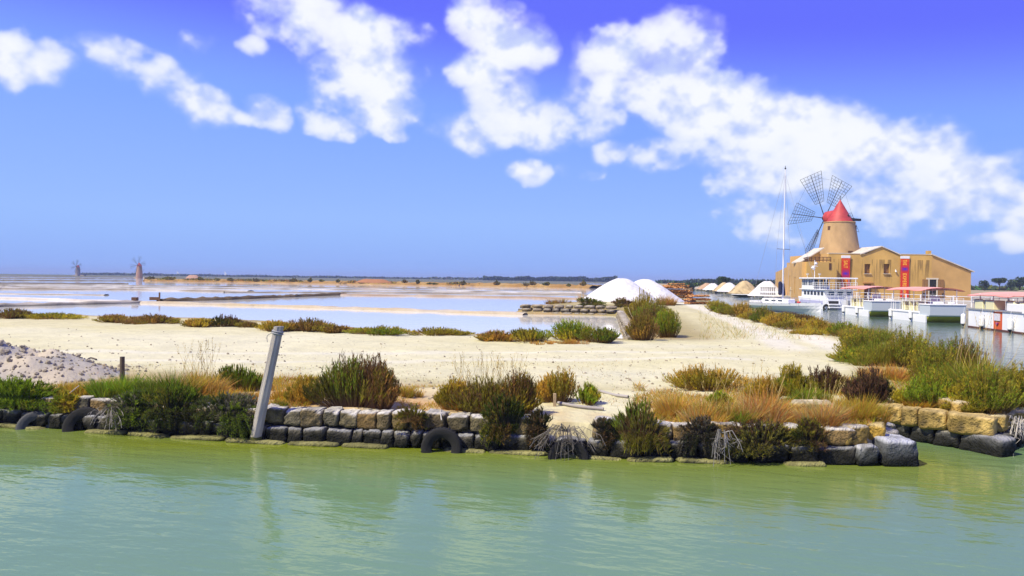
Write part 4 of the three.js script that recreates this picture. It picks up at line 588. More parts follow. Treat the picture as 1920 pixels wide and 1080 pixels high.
function heap(label, cx, cz, y, w, d, h, seed, mat, ridge = 0.25, turn = 0, name = 'salt_heap', category = 'salt heap', group) {
  const g = new THREE.PlaneGeometry(2, 2, 44, 44); g.rotateX(-Math.PI / 2); const p = g.attributes.position, u = g.attributes.uv;
  for (let i = 0; i < p.count; i++) { const a = p.getX(i), b = p.getZ(i), m = Math.max(Math.abs(a), Math.abs(b)), l = Math.hypot(a, b) || 1, X = a * m / l, Z = b * m / l, q = Math.hypot(Math.max(0, Math.abs(X) - ridge * (1 - Math.abs(Z))) / (1 - ridge * (1 - Math.abs(Z)) * 0.9), Z), n = fbm(X * 3 + seed, 1, Z * 3, 4); p.setXYZ(i, X * w / 2, h * Math.max(0, 1 - (Math.sqrt(q * q + 0.03) - 0.173) / 0.842) * (1 + n * 0.10) - 0.03, Z * d / 2); u.setXY(i, X * w, Z * d); }
  g.computeVertexNormals(); const m = solo(name, g, mat, label, category, group); m.position.set(cx, y, cz); m.rotation.y = turn; return m;
}
{
  const z1 = -71, a = atZ(1163, 522, z1), l = atZ(1092, 560, z1), rr = atZ(1232, 560, z1); heap('big white salt heap above the stone platform, left one', a.x, z1, 1.1, (rr.x - l.x) * 1.08, 7.5, a.y - 1.1 + 0.12, 3, M.salt, 0.03);
  const z2 = -76, b = atZ(1206, 524, z2); heap('big white salt heap right behind the first one', b.x + 0.2, z2, 1.05, 7.4, 7, b.y - 0.98, 8, M.salt, 0.06);
  heap('small white salt mound between the stacks of tiles', P(1286, 568, 0.75).x, -78.5, 0.72, 1.5, 1.2, 0.7, 12, M.salt, 0.1);
}
function tileStack(label, x, z, y, nx, ny, nz, turn, seed, messy) {
  const t = thing('tile_stack', label, 'tile stack', [x, y, z], turn), r = rng(seed), list = [];
  const half = new THREE.CylinderGeometry(0.09, 0.075, 0.42, 6, 1, true, 0, Math.PI); half.rotateX(Math.PI / 2).rotateZ(Math.PI / 2);
  for (let k = 0; k < nz; k++) for (let j = 0; j < ny; j++) for (let i = 0; i < nx; i++) { if (messy && j > ny * (0.4 + 0.6 * Math.sin((i / nx) * 2.6 + 0.3)) * mix(0.8, 1.1, r())) continue; const g = half.clone(); g.rotateX((r() - 0.5) * messy); g.rotateZ((j % 2 ? Math.PI : 0) + (r() - 0.5) * messy); g.rotateY((r() - 0.5) * (0.1 + messy)); g.translate((i - nx / 2) * 0.2 + (r() - 0.5) * 0.08 * (1 + messy), 0.1 + j * 0.17 + (r() - 0.5) * 0.05, -k * 0.45 + (r() - 0.5) * 0.1); list.push(g); }
  const m = part('tiles', list, new THREE.MeshStandardMaterial({ color: new THREE.Color().setRGB(0.62, 0.30, 0.10), roughness: 0.9, side: THREE.DoubleSide, map: rep(grainTex, 1) }), t); m.userData.kind = 'stuff'; return t;
}
{
  const a = P(1262, 566, 0.75), b = P(1314, 571, 0.72), c = P(1280, 556, 0.75);
  tileStack('messy heap of old terracotta roof tiles beside the salt', a.x, a.z, 0.72, 22, 10, 6, 0.1, 71, 0.6); tileStack('neat stack of terracotta roof tiles right of the road', b.x, b.z, 0.68, 11, 6, 4, 0.15, 72, 0.14); tileStack('long row of terracotta roof tiles behind the messy heap', c.x + 0.6, c.z - 6, 0.7, 26, 11, 4, 0.4, 73, 0.5);
}
{
  const t = thing('wooden_block', 'brown block of wood standing on the pan dike', 'block', [P(253, 565, 0.5).x, 0.55, P(253, 565, 0.5).z]); part('block', rbox(0.5, 0.32, 0.4, 0, 0.16, 0, 0.04), M.wood, t);
  const p = P(299, 563, 0.5), t2 = thing('sluice_post', 'thin dark sluice post at the corner of the pans', 'post', [p.x, 0.4, p.z]); part('post', [box(0.12, 0.85, 0.12, 0, 0.42, 0)], M.wood, t2); part('board', [box(0.9, 0.3, 0.08, -0.5, 0.25, 0)], M.wood, t2);
  heap('small reddish earth mound on the ochre bank', P(705, 530, 1.2).x, P(705, 534, 0.6).z, 1.2, 11, 4, 1.1, 5, std([0.42, 0.19, 0.08], 0.95, { map: rep(grainTex, 0.5) }), 0.5, 0, 'earth_mound', 'mound');
  heap('pinkish earth mound far behind the bank at left', atZ(362, 516, -420).x, -420, 0.9, 8, 5, 1.8, 6, std([0.40, 0.24, 0.16], 0.95), 0.4, 0, 'earth_mound', 'mound');
}
// ------------------------------------------------------------------ far heaps of salt on the right bank, rocks, far shores
{
  const tileMat = std([0.56, 0.44, 0.24], 0.9, { map: rep(streakTex, 0.3, 0.2), bumpMap: rep(streakTex, 0.6, 0.3), bumpScale: 0.1 }), brown = std([0.50, 0.33, 0.2], 0.9, { map: rep(streakTex, 0.3, 0.2) });
  const far = (label, px, x0, x1, yTop, z, mat, seed, turn = 0.3) => { const a = atZ(px, yTop, z), l = atZ(x0, 545, z), r = atZ(x1, 545, z); heap(label, a.x, z, 0.85, (r.x - l.x), (r.x - l.x) * 1.2, a.y - 0.85, seed, mat, 0.1, turn); };
  far('white salt heap beside the mill, nearest on the far bank', 1438, 1404, 1470, 526, -121, M.salt, 21); far('ochre tile covered salt heap left of the nearest white one', 1396, 1366, 1424, 526.5, -142, tileMat, 22);
  far('white half of the paired salt heap on the far bank', 1368, 1345, 1390, 530, -166, M.salt, 23); far('cream half of the paired salt heap on the far bank', 1358, 1336, 1378, 529.5, -173, tileMat, 24);
  far('farthest white salt heap on the far bank', 1337, 1318, 1355, 530.5, -196, M.salt, 25); far('farthest brown tile covered salt heap on the far bank', 1326, 1306, 1346, 530, -206, brown, 26);
  const r = rng(520), n = 240, rocks = new THREE.InstancedMesh(block(1, 1, 1, 650, 3.2, 0.08, [3, 3, 3]), std([0.45, 0.42, 0.35], 0.95, { map: rep(grainTex, 1) }), n), mt = new THREE.Matrix4(), q = new THREE.Quaternion(), e = new THREE.Euler();
  const shore = along([[40.5, -118], [44, -131], [48, -154], [57, -241], [70, -330]], () => 0.9); for (let i = 0; i < n; i++) { const s = shore[i % shore.length]; mt.compose(new THREE.Vector3(s.x - 0.3 + (r() - 0.5) * 1.2, 0.35 + r() * 0.5, s.z + (r() - 0.5)), q.setFromEuler(e.set(r(), r() * 3, r())), new THREE.Vector3(mix(0.5, 1.4, r()), mix(0.4, 0.8, r()), mix(0.5, 1, r()))); rocks.setMatrixAt(i, mt); }
  rocks.name = 'shore_rocks'; scene.add(tag(rocks, 'pale rocks along the far canal bank below the salt heaps', 'rocks', null, 'stuff'));
}
function farWood(name, label, x0, x1, z, h, colors, seed, n, y0 = 0.4, sz = 1) {      // a far belt of trees that reads as one mass
  const r = rng(seed), F = new Blades(); for (let i = 0; i < n; i++) { const x = mix(x0, x1, r()), top = h * (0.65 + 0.5 * noise3(x * 0.03, seed, 1) + 0.3 * noise3(x * 0.12, seed, 2)), y = y0 + top * Math.pow(r(), 0.8) * 0.8, c = colors[Math.floor(r() * colors.length)].map((v) => v * mix(0.7, 1.3, r())); F.blade([x, y, z + (r() - 0.5) * 14], dir3(r, 0.8, 1), 3.4 * sz * mix(0.5, 1, r()), 2.6 * sz, [0, 0, 0], c, c, r); }
  return solo(name, F.geo(), M.plant, label, 'wood', null, 'stuff');
}
farWood('far_wood', 'dark wooded shore low on the horizon behind the pans', -30, 110, -850, 5.5, [[0.05, 0.07, 0.06], [0.04, 0.055, 0.04]], 91, 6500);
farWood('far_wood', 'faint flat shore on the horizon at left', -560, -20, -1040, 2.2, [[0.10, 0.11, 0.09], [0.08, 0.09, 0.07]], 92, 6000);
farWood('far_wood', 'hazy tree belt at the far end of the canal', 95, 190, -520, 2.8, [[0.06, 0.09, 0.05], [0.05, 0.07, 0.04]], 93, 4200);
farWood('far_wood', 'low green scrub belt behind the boats at right', 165, 300, -285, 2.4, [[0.07, 0.11, 0.03], [0.05, 0.08, 0.03], [0.10, 0.12, 0.04]], 94, 5200, 0.7, 0.6);
farWood('far_wood', 'thin scrub at the canal end left of the far salt heaps', 52, 78, -262, 1.6, [[0.07, 0.10, 0.03], [0.05, 0.07, 0.03]], 95, 900, 0.7, 0.5);
strip('sand_bank', [[168, -262], [230, -262], [330, -262]], 10, 0.75, [0.40, 0.34, 0.22], [0.46, 0.42, 0.3], 'pale sand field behind the boats at right', 14, 0.5);
function pine(label, px, yTop, yBot, wpx, z, flat, seed, colors = [[0.045, 0.07, 0.03], [0.06, 0.09, 0.035], [0.035, 0.05, 0.025]]) {
  const k = -z / FOCAL, top = atZ(px, yTop, z), h = top.y - 0.8, w = wpx * k, t = thing('umbrella_pine', label, 'tree', [top.x, 0.8, z]), r = rng(seed), F = new Blades(), S = new Blades(), ch = flat ? h * 0.42 : h * 0.8, lumps = [];
  for (let i = 0; i < 9; i++) { const a = r() * 6.283, q = Math.sqrt(r()) * 0.75; lumps.push([Math.cos(a) * q * w / 2, h - ch * (flat ? mix(0.2, 0.55, r()) : mix(0.2, 0.75, r())), Math.sin(a) * q * w / 2, mix(0.16, 0.3, r()) * w]); }
  for (let i = 0; i < 1300; i++) { const l = lumps[i % 9], a = r() * 6.283, b = Math.acos(2 * r() - 1), q = l[3] * mix(0.6, 1, r()), c = colors[Math.floor(r() * 3)].map((v) => v * mix(0.7, 1.4, r())); F.blade([l[0] + Math.sin(b) * Math.cos(a) * q, l[1] + Math.cos(b) * q * (flat ? 0.5 : 0.8), l[2] + Math.sin(b) * Math.sin(a) * q], dir3(r, 0.6, 1), w * 0.11, w * 0.06, [0, 0, 0], c, c, r); }
  S.twig([[0, 0, 0], [w * 0.03, h * 0.4, 0], [0, h * 0.75, 0]], w * 0.04, w * 0.018, [0.09, 0.06, 0.045]); for (const l of lumps) S.twig([[0, h * 0.45, 0], [l[0] * 0.6, mix(h * 0.5, l[1], 0.6), l[2] * 0.6], [l[0], l[1], l[2]]], w * 0.018, w * 0.006, [0.09, 0.06, 0.045]);
  part('crown', F.geo(), M.plant, t); part('trunk', S.geo(), M.plant, t);
}
pine('flat umbrella pine on the skyline right of the mill building', 1874, 523, 545, 28, -268, true, 81); pine('dark round tree next to the mill building at right', 1846, 526, 545, 18, -262, false, 82); pine('large dark tree at the right edge of the skyline', 1912, 521, 545, 34, -272, false, 83); pine('small round tree between the pine and the large dark tree', 1894, 529, 545, 16, -262, false, 84);
pine('spreading dark tree behind the paired salt heaps', 1362, 521, 540, 34, -230, true, 85); pine('small dark tree behind the far salt heaps at left', 1352, 525, 540, 16, -236, false, 86); pine('small dark tree between ochre and white far heaps', 1424, 524, 545, 14, -200, false, 87);
// ------------------------------------------------------------------ the mill building
const BZ = -105, GY = 0.9;
{
  const B = thing('mill_building', 'large ochre plastered salt works building behind the boats', 'building');
  const X = (px) => atZ(px, 500, BZ).x, Y = (px, py) => atZ(px, py, BZ).y;
  const wallOf = (pts, holes, depth, z, mat, name = 'wall') => { const s = new THREE.Shape(pts.map(([x, y]) => new THREE.Vector2(x, y))); for (const h of holes) s.holes.push(new THREE.Path([[h[0], h[1]], [h[0], h[3]], [h[2], h[3]], [h[2], h[1]]].map(([x, y]) => new THREE.Vector2(x, y)))); const g = new THREE.ExtrudeGeometry(s, { depth, bevelEnabled: false }); return part(name, g.translate(0, 0, z - depth), mat, B); };
  const xa = X(1553), xb = X(1747), xc = X(1821), ytop = Y(1650, 476.5), yend = Y(1820, 510), yg = Y(1652, 463);
  const win = [[X(1621), Y(1626, 513), X(1632), Y(1626, 495)], [X(1657), Y(1662, 513), X(1668), Y(1662, 495)]], door = [X(1621), GY - 0.4, X(1635), Y(1628, 533)], gate = [X(1740.5), GY - 0.4, X(1756), Y(1748, 524)];
  wallOf([[xa, GY - 0.5], [xb, GY - 0.5], [xb, ytop], [X(1681), ytop], [X(1652), yg], [X(1622), ytop], [xa, ytop]], [...win, door, [gate[0], gate[1], gate[2] - 0.0, gate[3]]].filter((h) => h[2] <= xb), 0.5, BZ, M.plaster);
  wallOf([[xb, GY - 0.5], [xc, GY - 0.5], [xc, yend], [xb, ytop]], [[xb, GY - 0.4, X(1756), gate[3]]].map((h) => [h[0] + 0.001, ...h.slice(1)]).slice(0, 0), 0.5, BZ - 0.004, M.plasterLight);
  part('wall', box(0.5, yend - GY + 0.5, 15.4, xc - 0.25, (yend + GY - 0.5) / 2, BZ - 0.5 - 7.7), M.plasterLight, B);
  // windows with brown shutters set back in the wall
  for (const w of win) { const f = part('window', [box(0.07, w[3] - w[1], 0.1, w[0] + 0.035, (w[1] + w[3]) / 2, BZ - 0.28), box(0.07, w[3] - w[1], 0.1, w[2] - 0.035, (w[1] + w[3]) / 2, BZ - 0.28), box(w[2] - w[0] - 0.14, 0.07, 0.1, (w[0] + w[2]) / 2, w[3] - 0.035, BZ - 0.28), box(w[2] - w[0] - 0.14, 0.07, 0.1, (w[0] + w[2]) / 2, w[1] + 0.035, BZ - 0.28)], M.wood, B); part('shutter', box(w[2] - w[0] - 0.14, w[3] - w[1] - 0.14, 0.05, (w[0] + w[2]) / 2, (w[1] + w[3]) / 2, BZ - 0.32), M.woodTan, f); part('window_sill', box(w[2] - w[0] + 0.2, 0.07, 0.2, (w[0] + w[2]) / 2, w[1] - 0.036, BZ + 0.05), M.cream, f); }
  const dd = part('door', [box(door[2] - door[0], door[3] - door[1], 0.08, (door[0] + door[2]) / 2, (door[1] + door[3]) / 2, BZ - 0.3)], M.wood, B); part('door_canopy', box(1.35, 0.1, 0.5, (door[0] + door[2]) / 2, Y(1628, 530.5), BZ + 0.25), M.tile, dd);
  for (const k of [0, 1, 2, 3]) part('louvre', box(door[2] - door[0] - 0.2, 0.08, 0.04, (door[0] + door[2]) / 2, door[3] - 0.4 - k * 0.35, BZ - 0.24), M.woodTan, dd);
  const gd = part('gateway', [box(0.16, gate[3] - gate[1], 0.1, gate[0] + 0.08, (gate[3] + gate[1]) / 2, BZ + 0.052), box(0.16, gate[3] - gate[1], 0.1, gate[2] + 0.08, (gate[3] + gate[1]) / 2, BZ + 0.052), box(gate[2] - gate[0] + 0.5, 0.2, 0.1, (gate[0] + gate[2]) / 2, gate[3] + 0.1, BZ + 0.052)], M.cream, B); part('door_opening', box(gate[2] - gate[0] - 0.16, gate[3] - gate[1], 0.03, (gate[0] + gate[2]) / 2 + 0.08, (gate[3] + gate[1]) / 2, BZ + 0.02), M.dark, gd);
  part('door_leaf', rbox(0.72, gate[3] - GY, 0.08, gate[0] - 0.42, (gate[3] + GY) / 2, BZ + 0.09, 0.02), M.woodTan, gd); part('door_leaf', rbox(0.72, gate[3] - GY, 0.08, gate[2] + 0.58, (gate[3] + GY) / 2, BZ + 0.09, 0.02), M.woodTan, gd);
  part('wall_lamp', [new THREE.SphereGeometry(0.12, 10, 8).translate(X(1679), Y(1679, 509), BZ + 0.16), box(0.05, 0.25, 0.12, X(1679), Y(1679, 507), BZ + 0.06)], M.white, B);
  // roofs
  const slab = (a, b, c, d, th, mat, name = 'roof') => { const g = new THREE.BufferGeometry(), v = [a, b, c, d], pos = []; for (const q of v) pos.push(...q); for (const q of v) pos.push(q[0], q[1] - th, q[2]); g.setAttribute('position', new THREE.Float32BufferAttribute(pos, 3)); g.setIndex([0, 1, 2, 0, 2, 3, 4, 6, 5, 4, 7, 6, 0, 4, 5, 0, 5, 1, 1, 5, 6, 1, 6, 2, 2, 6, 7, 2, 7, 3, 3, 7, 4, 3, 4, 0]); const n = g.toNonIndexed(); n.computeVertexNormals(); const p = n.attributes.position, uv = []; for (let i = 0; i < p.count; i++) uv.push(p.getX(i), p.getZ(i)); n.setAttribute('uv', new THREE.Float32BufferAttribute(uv, 2)); return part(name, n, mat, B); };
  slab([xb - 0.1, ytop + 0.12, BZ + 0.2], [xc + 0.35, yend + 0.10, BZ + 0.2], [xc + 0.35, yend + 0.10, BZ - 16], [xb - 0.1, ytop + 0.12, BZ - 16], 0.12, M.roofWhite);
  slab([X(1612), ytop + 0.02, BZ + 0.15], [X(1652), yg + 0.14, BZ + 0.15], [X(1652), yg + 0.14, BZ - 14], [X(1612), ytop + 0.02, BZ - 14], 0.12, M.roofWhite); slab([X(1652), yg + 0.14, BZ + 0.15], [X(1688), ytop + 0.02, BZ + 0.15], [X(1688), ytop + 0.02, BZ - 14], [X(1652), yg + 0.14, BZ - 14], 0.12, M.roofWhite);
  part('coping', [box(X(1622) - xa, 0.08, 0.6, (xa + X(1622)) / 2, ytop + 0.04, BZ - 0.25), box(xb - X(1686), 0.08, 0.6, (xb + X(1686)) / 2, ytop + 0.04, BZ - 0.25)], M.cream, B); part('chimney', box(0.5, 0.5, 0.5, xb, ytop + 0.3, BZ - 0.9), M.plaster, B);
  part('wall', box(0.5, ytop - GY + 0.5, 14, xa + 0.25, (ytop + GY - 0.5) / 2, BZ - 7.5), M.plasterLight, B);
  // terrace block at left: shaded front, sunlit left flank stepping down
  const xt = atZ(1513, 500, BZ + 1.5).x, yt = atZ(1530, 491, BZ + 1.5).y, slit = [X(1549.5), Y(1551, 506), X(1554.5), Y(1551, 494)];
  part('wall', box(xa - xt, yt - GY + 0.5, 0.5, (xa + xt) / 2, (yt + GY - 0.5) / 2, BZ + 1.25), M.plaster, B); part('wall', box(0.5, yt - GY + 0.5, 2, xa + 0.26, (yt + GY - 0.5) / 2, BZ + 0.5), M.plaster, B);
  const flank = (x0, z0, x1, z1, y0, y1, wins) => { const L = Math.hypot(x1 - x0, z1 - z0), s = new THREE.Shape([new THREE.Vector2(0, GY - 0.5), new THREE.Vector2(L, GY - 0.5), new THREE.Vector2(L, y1), new THREE.Vector2(0, y0)]); for (const [a, b, c, d] of wins) s.holes.push(new THREE.Path([[a, c], [a, d], [b, d], [b, c]].map(([x, y]) => new THREE.Vector2(x, y)))); const g = new THREE.ExtrudeGeometry(s, { depth: 0.45, bevelEnabled: false }), turn = Math.atan2(-(z1 - z0), x1 - x0); g.rotateY(turn); g.translate(x0, 0, z0); part('wall', g, M.plasterLight, B); for (const [a, b, c, d] of wins) { const f = part('window', [box(b - a, d - c, 0.06, (a + b) / 2, (c + d) / 2, 0.25).rotateY(turn).translate(x0, 0, z0)], M.wood, B); part('shutter', [box((b - a) * 0.4, d - c - 0.1, 0.04, (a + b) / 2, (c + d) / 2, 0.19).rotateY(turn).translate(x0, 0, z0)], M.woodTan, f); } };
  const p1 = [xt, BZ + 1.0], p2 = [atZ(1482, 500, -119).x, -119], p3 = [atZ(1459, 510, -142).x, -142], y2 = atZ(1480, 500, -119).y, y3 = atZ(1460, 511, -142).y;
  flank(p2[0], p2[1], p1[0], p1[1], atZ(1482, 494.5, -119).y, yt, [[2.6, 3.5, 1.5, 3.9], [8.2, 9.2, 1.4, 3.7]]); flank(p3[0], p3[1], p2[0] + 0.02, p2[1] + 0.02, y3, y2, [[5, 6.2, 1.6, 3.6], [11, 12.2, 1.6, 3.6], [17.2, 18.4, 1.8, 4.2]]);
  slab([xt + 0.3, yt - 0.03, BZ + 0.98], [xa - 0.02, yt - 0.03, BZ + 0.98], [xa - 0.02, yt - 0.03, -119], [p2[0] + 0.3, yt - 0.03, -119], 0.15, M.cream, 'terrace'); slab([p2[0] + 0.3, y2 - 0.02, p2[1]], [xa + 4, y2 + 0.6, p2[1]], [xa + 14, y3 + 0.6, p3[1]], [p3[0] + 0.3, y3 - 0.02, p3[1]], 0.15, M.cream);
  const yr0 = yt + 0.1, yr1 = atZ(1540, 467, -113).y; slab([xt + 0.6, yr0, -107.5], [xa + 0.4, yr1, -107.5], [xa + 0.5, yr1, -111.5], [xt + 0.8, yr0, -111.5], 0.15, M.roofWhite); part('wall', (() => { const s = new THREE.Shape([[xt + 0.8, yt - 0.3], [xa - 0.01, yt - 0.3], [xa - 0.01, yr1 - 0.25], [xt + 0.8, yr0 - 0.05]].map(([x, y]) => new THREE.Vector2(x, y))); return new THREE.ExtrudeGeometry(s, { depth: 0.3, bevelEnabled: false }).translate(0, 0, -108.2); })(), M.plaster, B);
  part('slit_window', box(0.3, slit[3] - slit[1], 0.06, xa - 0.35, (slit[1] + slit[3]) / 2, BZ + 1.52), M.wood, B);
  // terrace railing
  const rail = [], yr = atZ(1530, 482, BZ + 1.5).y, ls = [[p2[0] + 0.35, p2[1] + 2, xt + 0.15, BZ + 1.3], [xt + 0.15, BZ + 1.3, xa - 0.2, BZ + 1.3]]; for (const [x0, z0, x1, z1] of ls) { for (const y of [yr, (yr * 0.62 + yt * 0.38), yr * 0.3 + yt * 0.7]) rail.push(bar([x0, y, z0], [x1, y, z1], 0.05, 5)); const n = x1 - x0 > 2.4 && z0 === z1 ? 6 : 9; for (let i = 0; i <= n; i++) rail.push(bar([mix(x0, x1, i / n), yt - 0.05, mix(z0, z1, i / n)], [mix(x0, x1, i / n), yr, mix(z0, z1, i / n)], 0.05, 5)); } part('railing', rail, M.wood, B);
  part('rear_wall', [box(xc - xa, ytop - GY - 0.6, 0.5, (xa + xc) / 2, (ytop + GY - 0.6) / 2 - 0.3, BZ - 15.6)], M.plaster, B);
  // banners
  const banner = (px, words, yTop, yBot, label) => {
    const W = 128, H = 768, cv = document.createElement('canvas'); cv.width = W; cv.height = H; const c = cv.getContext('2d'); c.fillStyle = '#d8341c'; c.fillRect(0, 0, W, H); c.fillStyle = '#e0501c'; c.fillRect(0, 0, W, 60);
    for (const [a, b] of words.bands) { const g = c.createLinearGradient(0, a, 0, b); g.addColorStop(0, '#d02a3a'); g.addColorStop(0.5, '#8a1c9a'); g.addColorStop(1, '#c82a3c'); c.fillStyle = g; c.fillRect(14, a, W - 28, b - a); c.fillStyle = '#5a2ab8'; c.beginPath(); c.arc(W / 2, (a + b) / 2, 24, 0, 7); c.fill(); }
    c.fillStyle = '#ffc23a'; c.textBaseline = 'middle'; c.textAlign = 'center'; for (const [s, y, len] of words.text) { c.save(); c.translate(W / 2, y); c.rotate(Math.PI / 2); c.font = 'bold 78px sans-serif'; const k = len / c.measureText(s).width; c.scale(k, 1); c.fillText(s, 0, 4); c.restore(); }
    const tex = new THREE.CanvasTexture(cv); tex.colorSpace = THREE.SRGBColorSpace; const z = BZ + 0.14, x0 = atZ(px - 8, yTop, z), x1 = atZ(px + 8, yTop, z), yb = atZ(px, yBot, z).y, w = x1.x - x0.x, h = x0.y - yb, t = thing('banner', label, 'banner', [(x0.x + x1.x) / 2, yb, z]);
    const g = new THREE.BoxGeometry(w, h, 0.03, 1, 1, 1).translate(0, h / 2, 0); part('cloth', g, std([0.9, 0.9, 0.9], 0.8, { map: tex }), t); part('head_board', rbox(w * 1.06, 0.34, 0.1, 0, h + 0.18, -0.02, 0.02), M.white, t); part('foot_rod', bar([-w / 2, -0.03, 0], [w / 2, -0.03, 0], 0.03), M.grey, t);
  };
  banner(1586, { bands: [[215, 400]], text: [['SALT', 120, 150], ['EXPERIENCE', 590, 330]] }, 484, 556, 'red banner with yellow letters and purple band, left on the facade');
  banner(1697, { bands: [[150, 260]], text: [['THE', 75, 110], ['EXPERIENCE', 520, 470]] }, 485, 558, 'red banner with yellow letters, right on the facade by the gateway');
}
// ------------------------------------------------------------------ windmills
function sailWheel(R, parent, mats, hubPos, normal, phase, lat, cheap) {
  const w = new THREE.Group(), n = new THREE.Vector3(...normal).normalize(), u = new THREE.Vector3().crossVectors(new THREE.Vector3(0, 1, 0), n).normalize(), v = new THREE.Vector3().crossVectors(n, u);
  const at = (a, r, s, off = 0) => { const c = Math.cos(a), q = Math.sin(a), x = c * r - q * s, y = q * r + c * s; return [hubPos[0] + u.x * x + v.x * y + n.x * off, hubPos[1] + u.y * x + v.y * y + n.y * off, hubPos[2] + u.z * x + v.z * y + n.z * off]; };
  for (let k = 0; k < 6; k++) {
    const a = phase + k * Math.PI / 3, pit = -0.46, half = (r) => mix(0.10, 0.245, (r / R - 0.36) / 0.64) * R, sp = part('sail', [bar(at(a, 0.05, 0), at(a, R, 0), lat * 3.2, 5, lat * 2)], mats[0], parent);
    if (cheap) { const l = []; for (const s of [-1, 1]) { l.push(bar(at(a, 0.36 * R, s * half(0.36 * R)), at(a, R, s * half(R)), lat, 4)); } for (let i = 0; i <= 5; i++) { const r = R * mix(0.36, 1, i / 5); l.push(bar(at(a, r, -half(r)), at(a, r, half(r)), lat, 4)); } part('lattice', l, mats[1], sp); continue; }
    const l = []; for (const s of [-1, -0.66, -0.33, 0.33, 0.66, 1]) l.push(bar(at(a, 0.36 * R, s * half(0.36 * R) * Math.cos(pit), s * half(0.36 * R) * Math.sin(pit)), at(a, R, s * half(R) * Math.cos(pit), s * half(R) * Math.sin(pit)), Math.abs(s) === 1 ? lat * 1.3 : lat, 4)); for (let i = 0; i <= 9; i++) { const r = R * mix(0.36, 1, i / 9); l.push(bar(at(a, r, -half(r) * Math.cos(pit), -half(r) * Math.sin(pit)), at(a, r, half(r) * Math.cos(pit), half(r) * Math.sin(pit)), lat, 4)); }
    part('lattice', l, mats[1], sp);
  }
  return at;
}
{
  const mz = -112, c = atZ(1573, 470, mz), k = -mz / FOCAL, yTop = atZ(1573, 418, mz).y, W = thing('windmill', 'ochre windmill tower with red conical cap and lattice sails on the building', 'windmill', [c.x, GY, mz]);
  const h = yTop - GY, r1 = 27.3 * k, r0 = r1 + (37.5 - 27.3) * k / (atZ(1573, 418, mz).y - atZ(1573, 476, mz).y) * h, prof = []; for (let i = 0; i <= 14; i++) { const t = i / 14; prof.push(new THREE.Vector2(mix(r0, r1, t), h * t)); } prof.push(new THREE.Vector2(r1 + 0.08, h), new THREE.Vector2(r1 + 0.08, h + 0.12), new THREE.Vector2(0.05, h + 0.12));
  part('tower', new THREE.LatheGeometry(prof, 56), M.tower, W);
  const cr = 22.5 * k, ch = 42 * k, cap = new THREE.LatheGeometry([[cr + 0.1, 0], [cr + 0.06, 0.12], [cr * 0.72, ch * 0.33], [cr * 0.36, ch * 0.68], [0.03, ch]].map(([a, b]) => new THREE.Vector2(a, b)), 40).translate(0.05, h + 0.12, 0), capM = part('cap', cap, M.cap, W);
  part('finial', [bar([0.05, h + ch, 0], [0.05, h + ch + 0.6, 0], 0.05)], M.iron, capM);
  const n = [-0.49, 0, -0.87], hub = [-1.5, atZ(1546, 407.5, mz).y - GY, -1.45], at = sailWheel(88 * k * 1.0, W, [M.iron, M.iron], [hub[0], hub[1], hub[2]], n, 2.14, 0.021);
  const hood = new THREE.CylinderGeometry(0.85, 1.05, 1.9, 20, 1, false); hood.rotateX(Math.PI / 2).rotateY(Math.atan2(n[0], n[2])); part('hood', hood.translate(n[0] * 1.0 - 0.15, h + 0.85, n[2] * 1.0), M.cap, W);
  part('axle', [bar([0.8, h + 0.95, 1.2], [hub[0] + n[0] * 0.4, hub[1], hub[2] + n[2] * 0.4], 0.16, 8), new THREE.CylinderGeometry(0.34, 0.34, 0.4, 12).rotateX(Math.PI / 2).rotateY(Math.atan2(n[0], n[2])).translate(...hub)], M.iron, W);
  part('tail_beam', [box(1.5, 0.32, 0.4, 2.0, h + 0.42, 0.7, 0.4), box(0.5, 0.5, 0.7, 1.4, h + 0.38, 0.7)], M.iron, W);
  const wnd = (px, py0, py1, wpx) => { const p = atZ(px, (py0 + py1) / 2, mz), dx = p.x - c.x, y = p.y - GY, rr = mix(r0, r1, y / h), a = Math.asin(clamp(dx / rr, -0.96, 0.96)), g = box(wpx * k, (py1 - py0) * k, 0.3, 0, 0, 0); g.rotateY(a).translate(Math.sin(a) * (rr - 0.11), y, Math.cos(a) * (rr - 0.11)); return part('window', g, M.wood, W); };
  wnd(1548.5, 425, 433, 5); wnd(1598.8, 424, 434, 5); wnd(1579, 471.5, 475.5, 9);
  const stay = []; for (let i = 0; i < 6; i++) { const a = 2.14 + i * Math.PI / 3, b = a + Math.PI / 3, R = 88 * k; stay.push(bar(at(a, R * 0.97, 0), at(b, R * 0.97, 0), 0.011, 3)); } part('stay_wires', stay, M.iron, W);
}
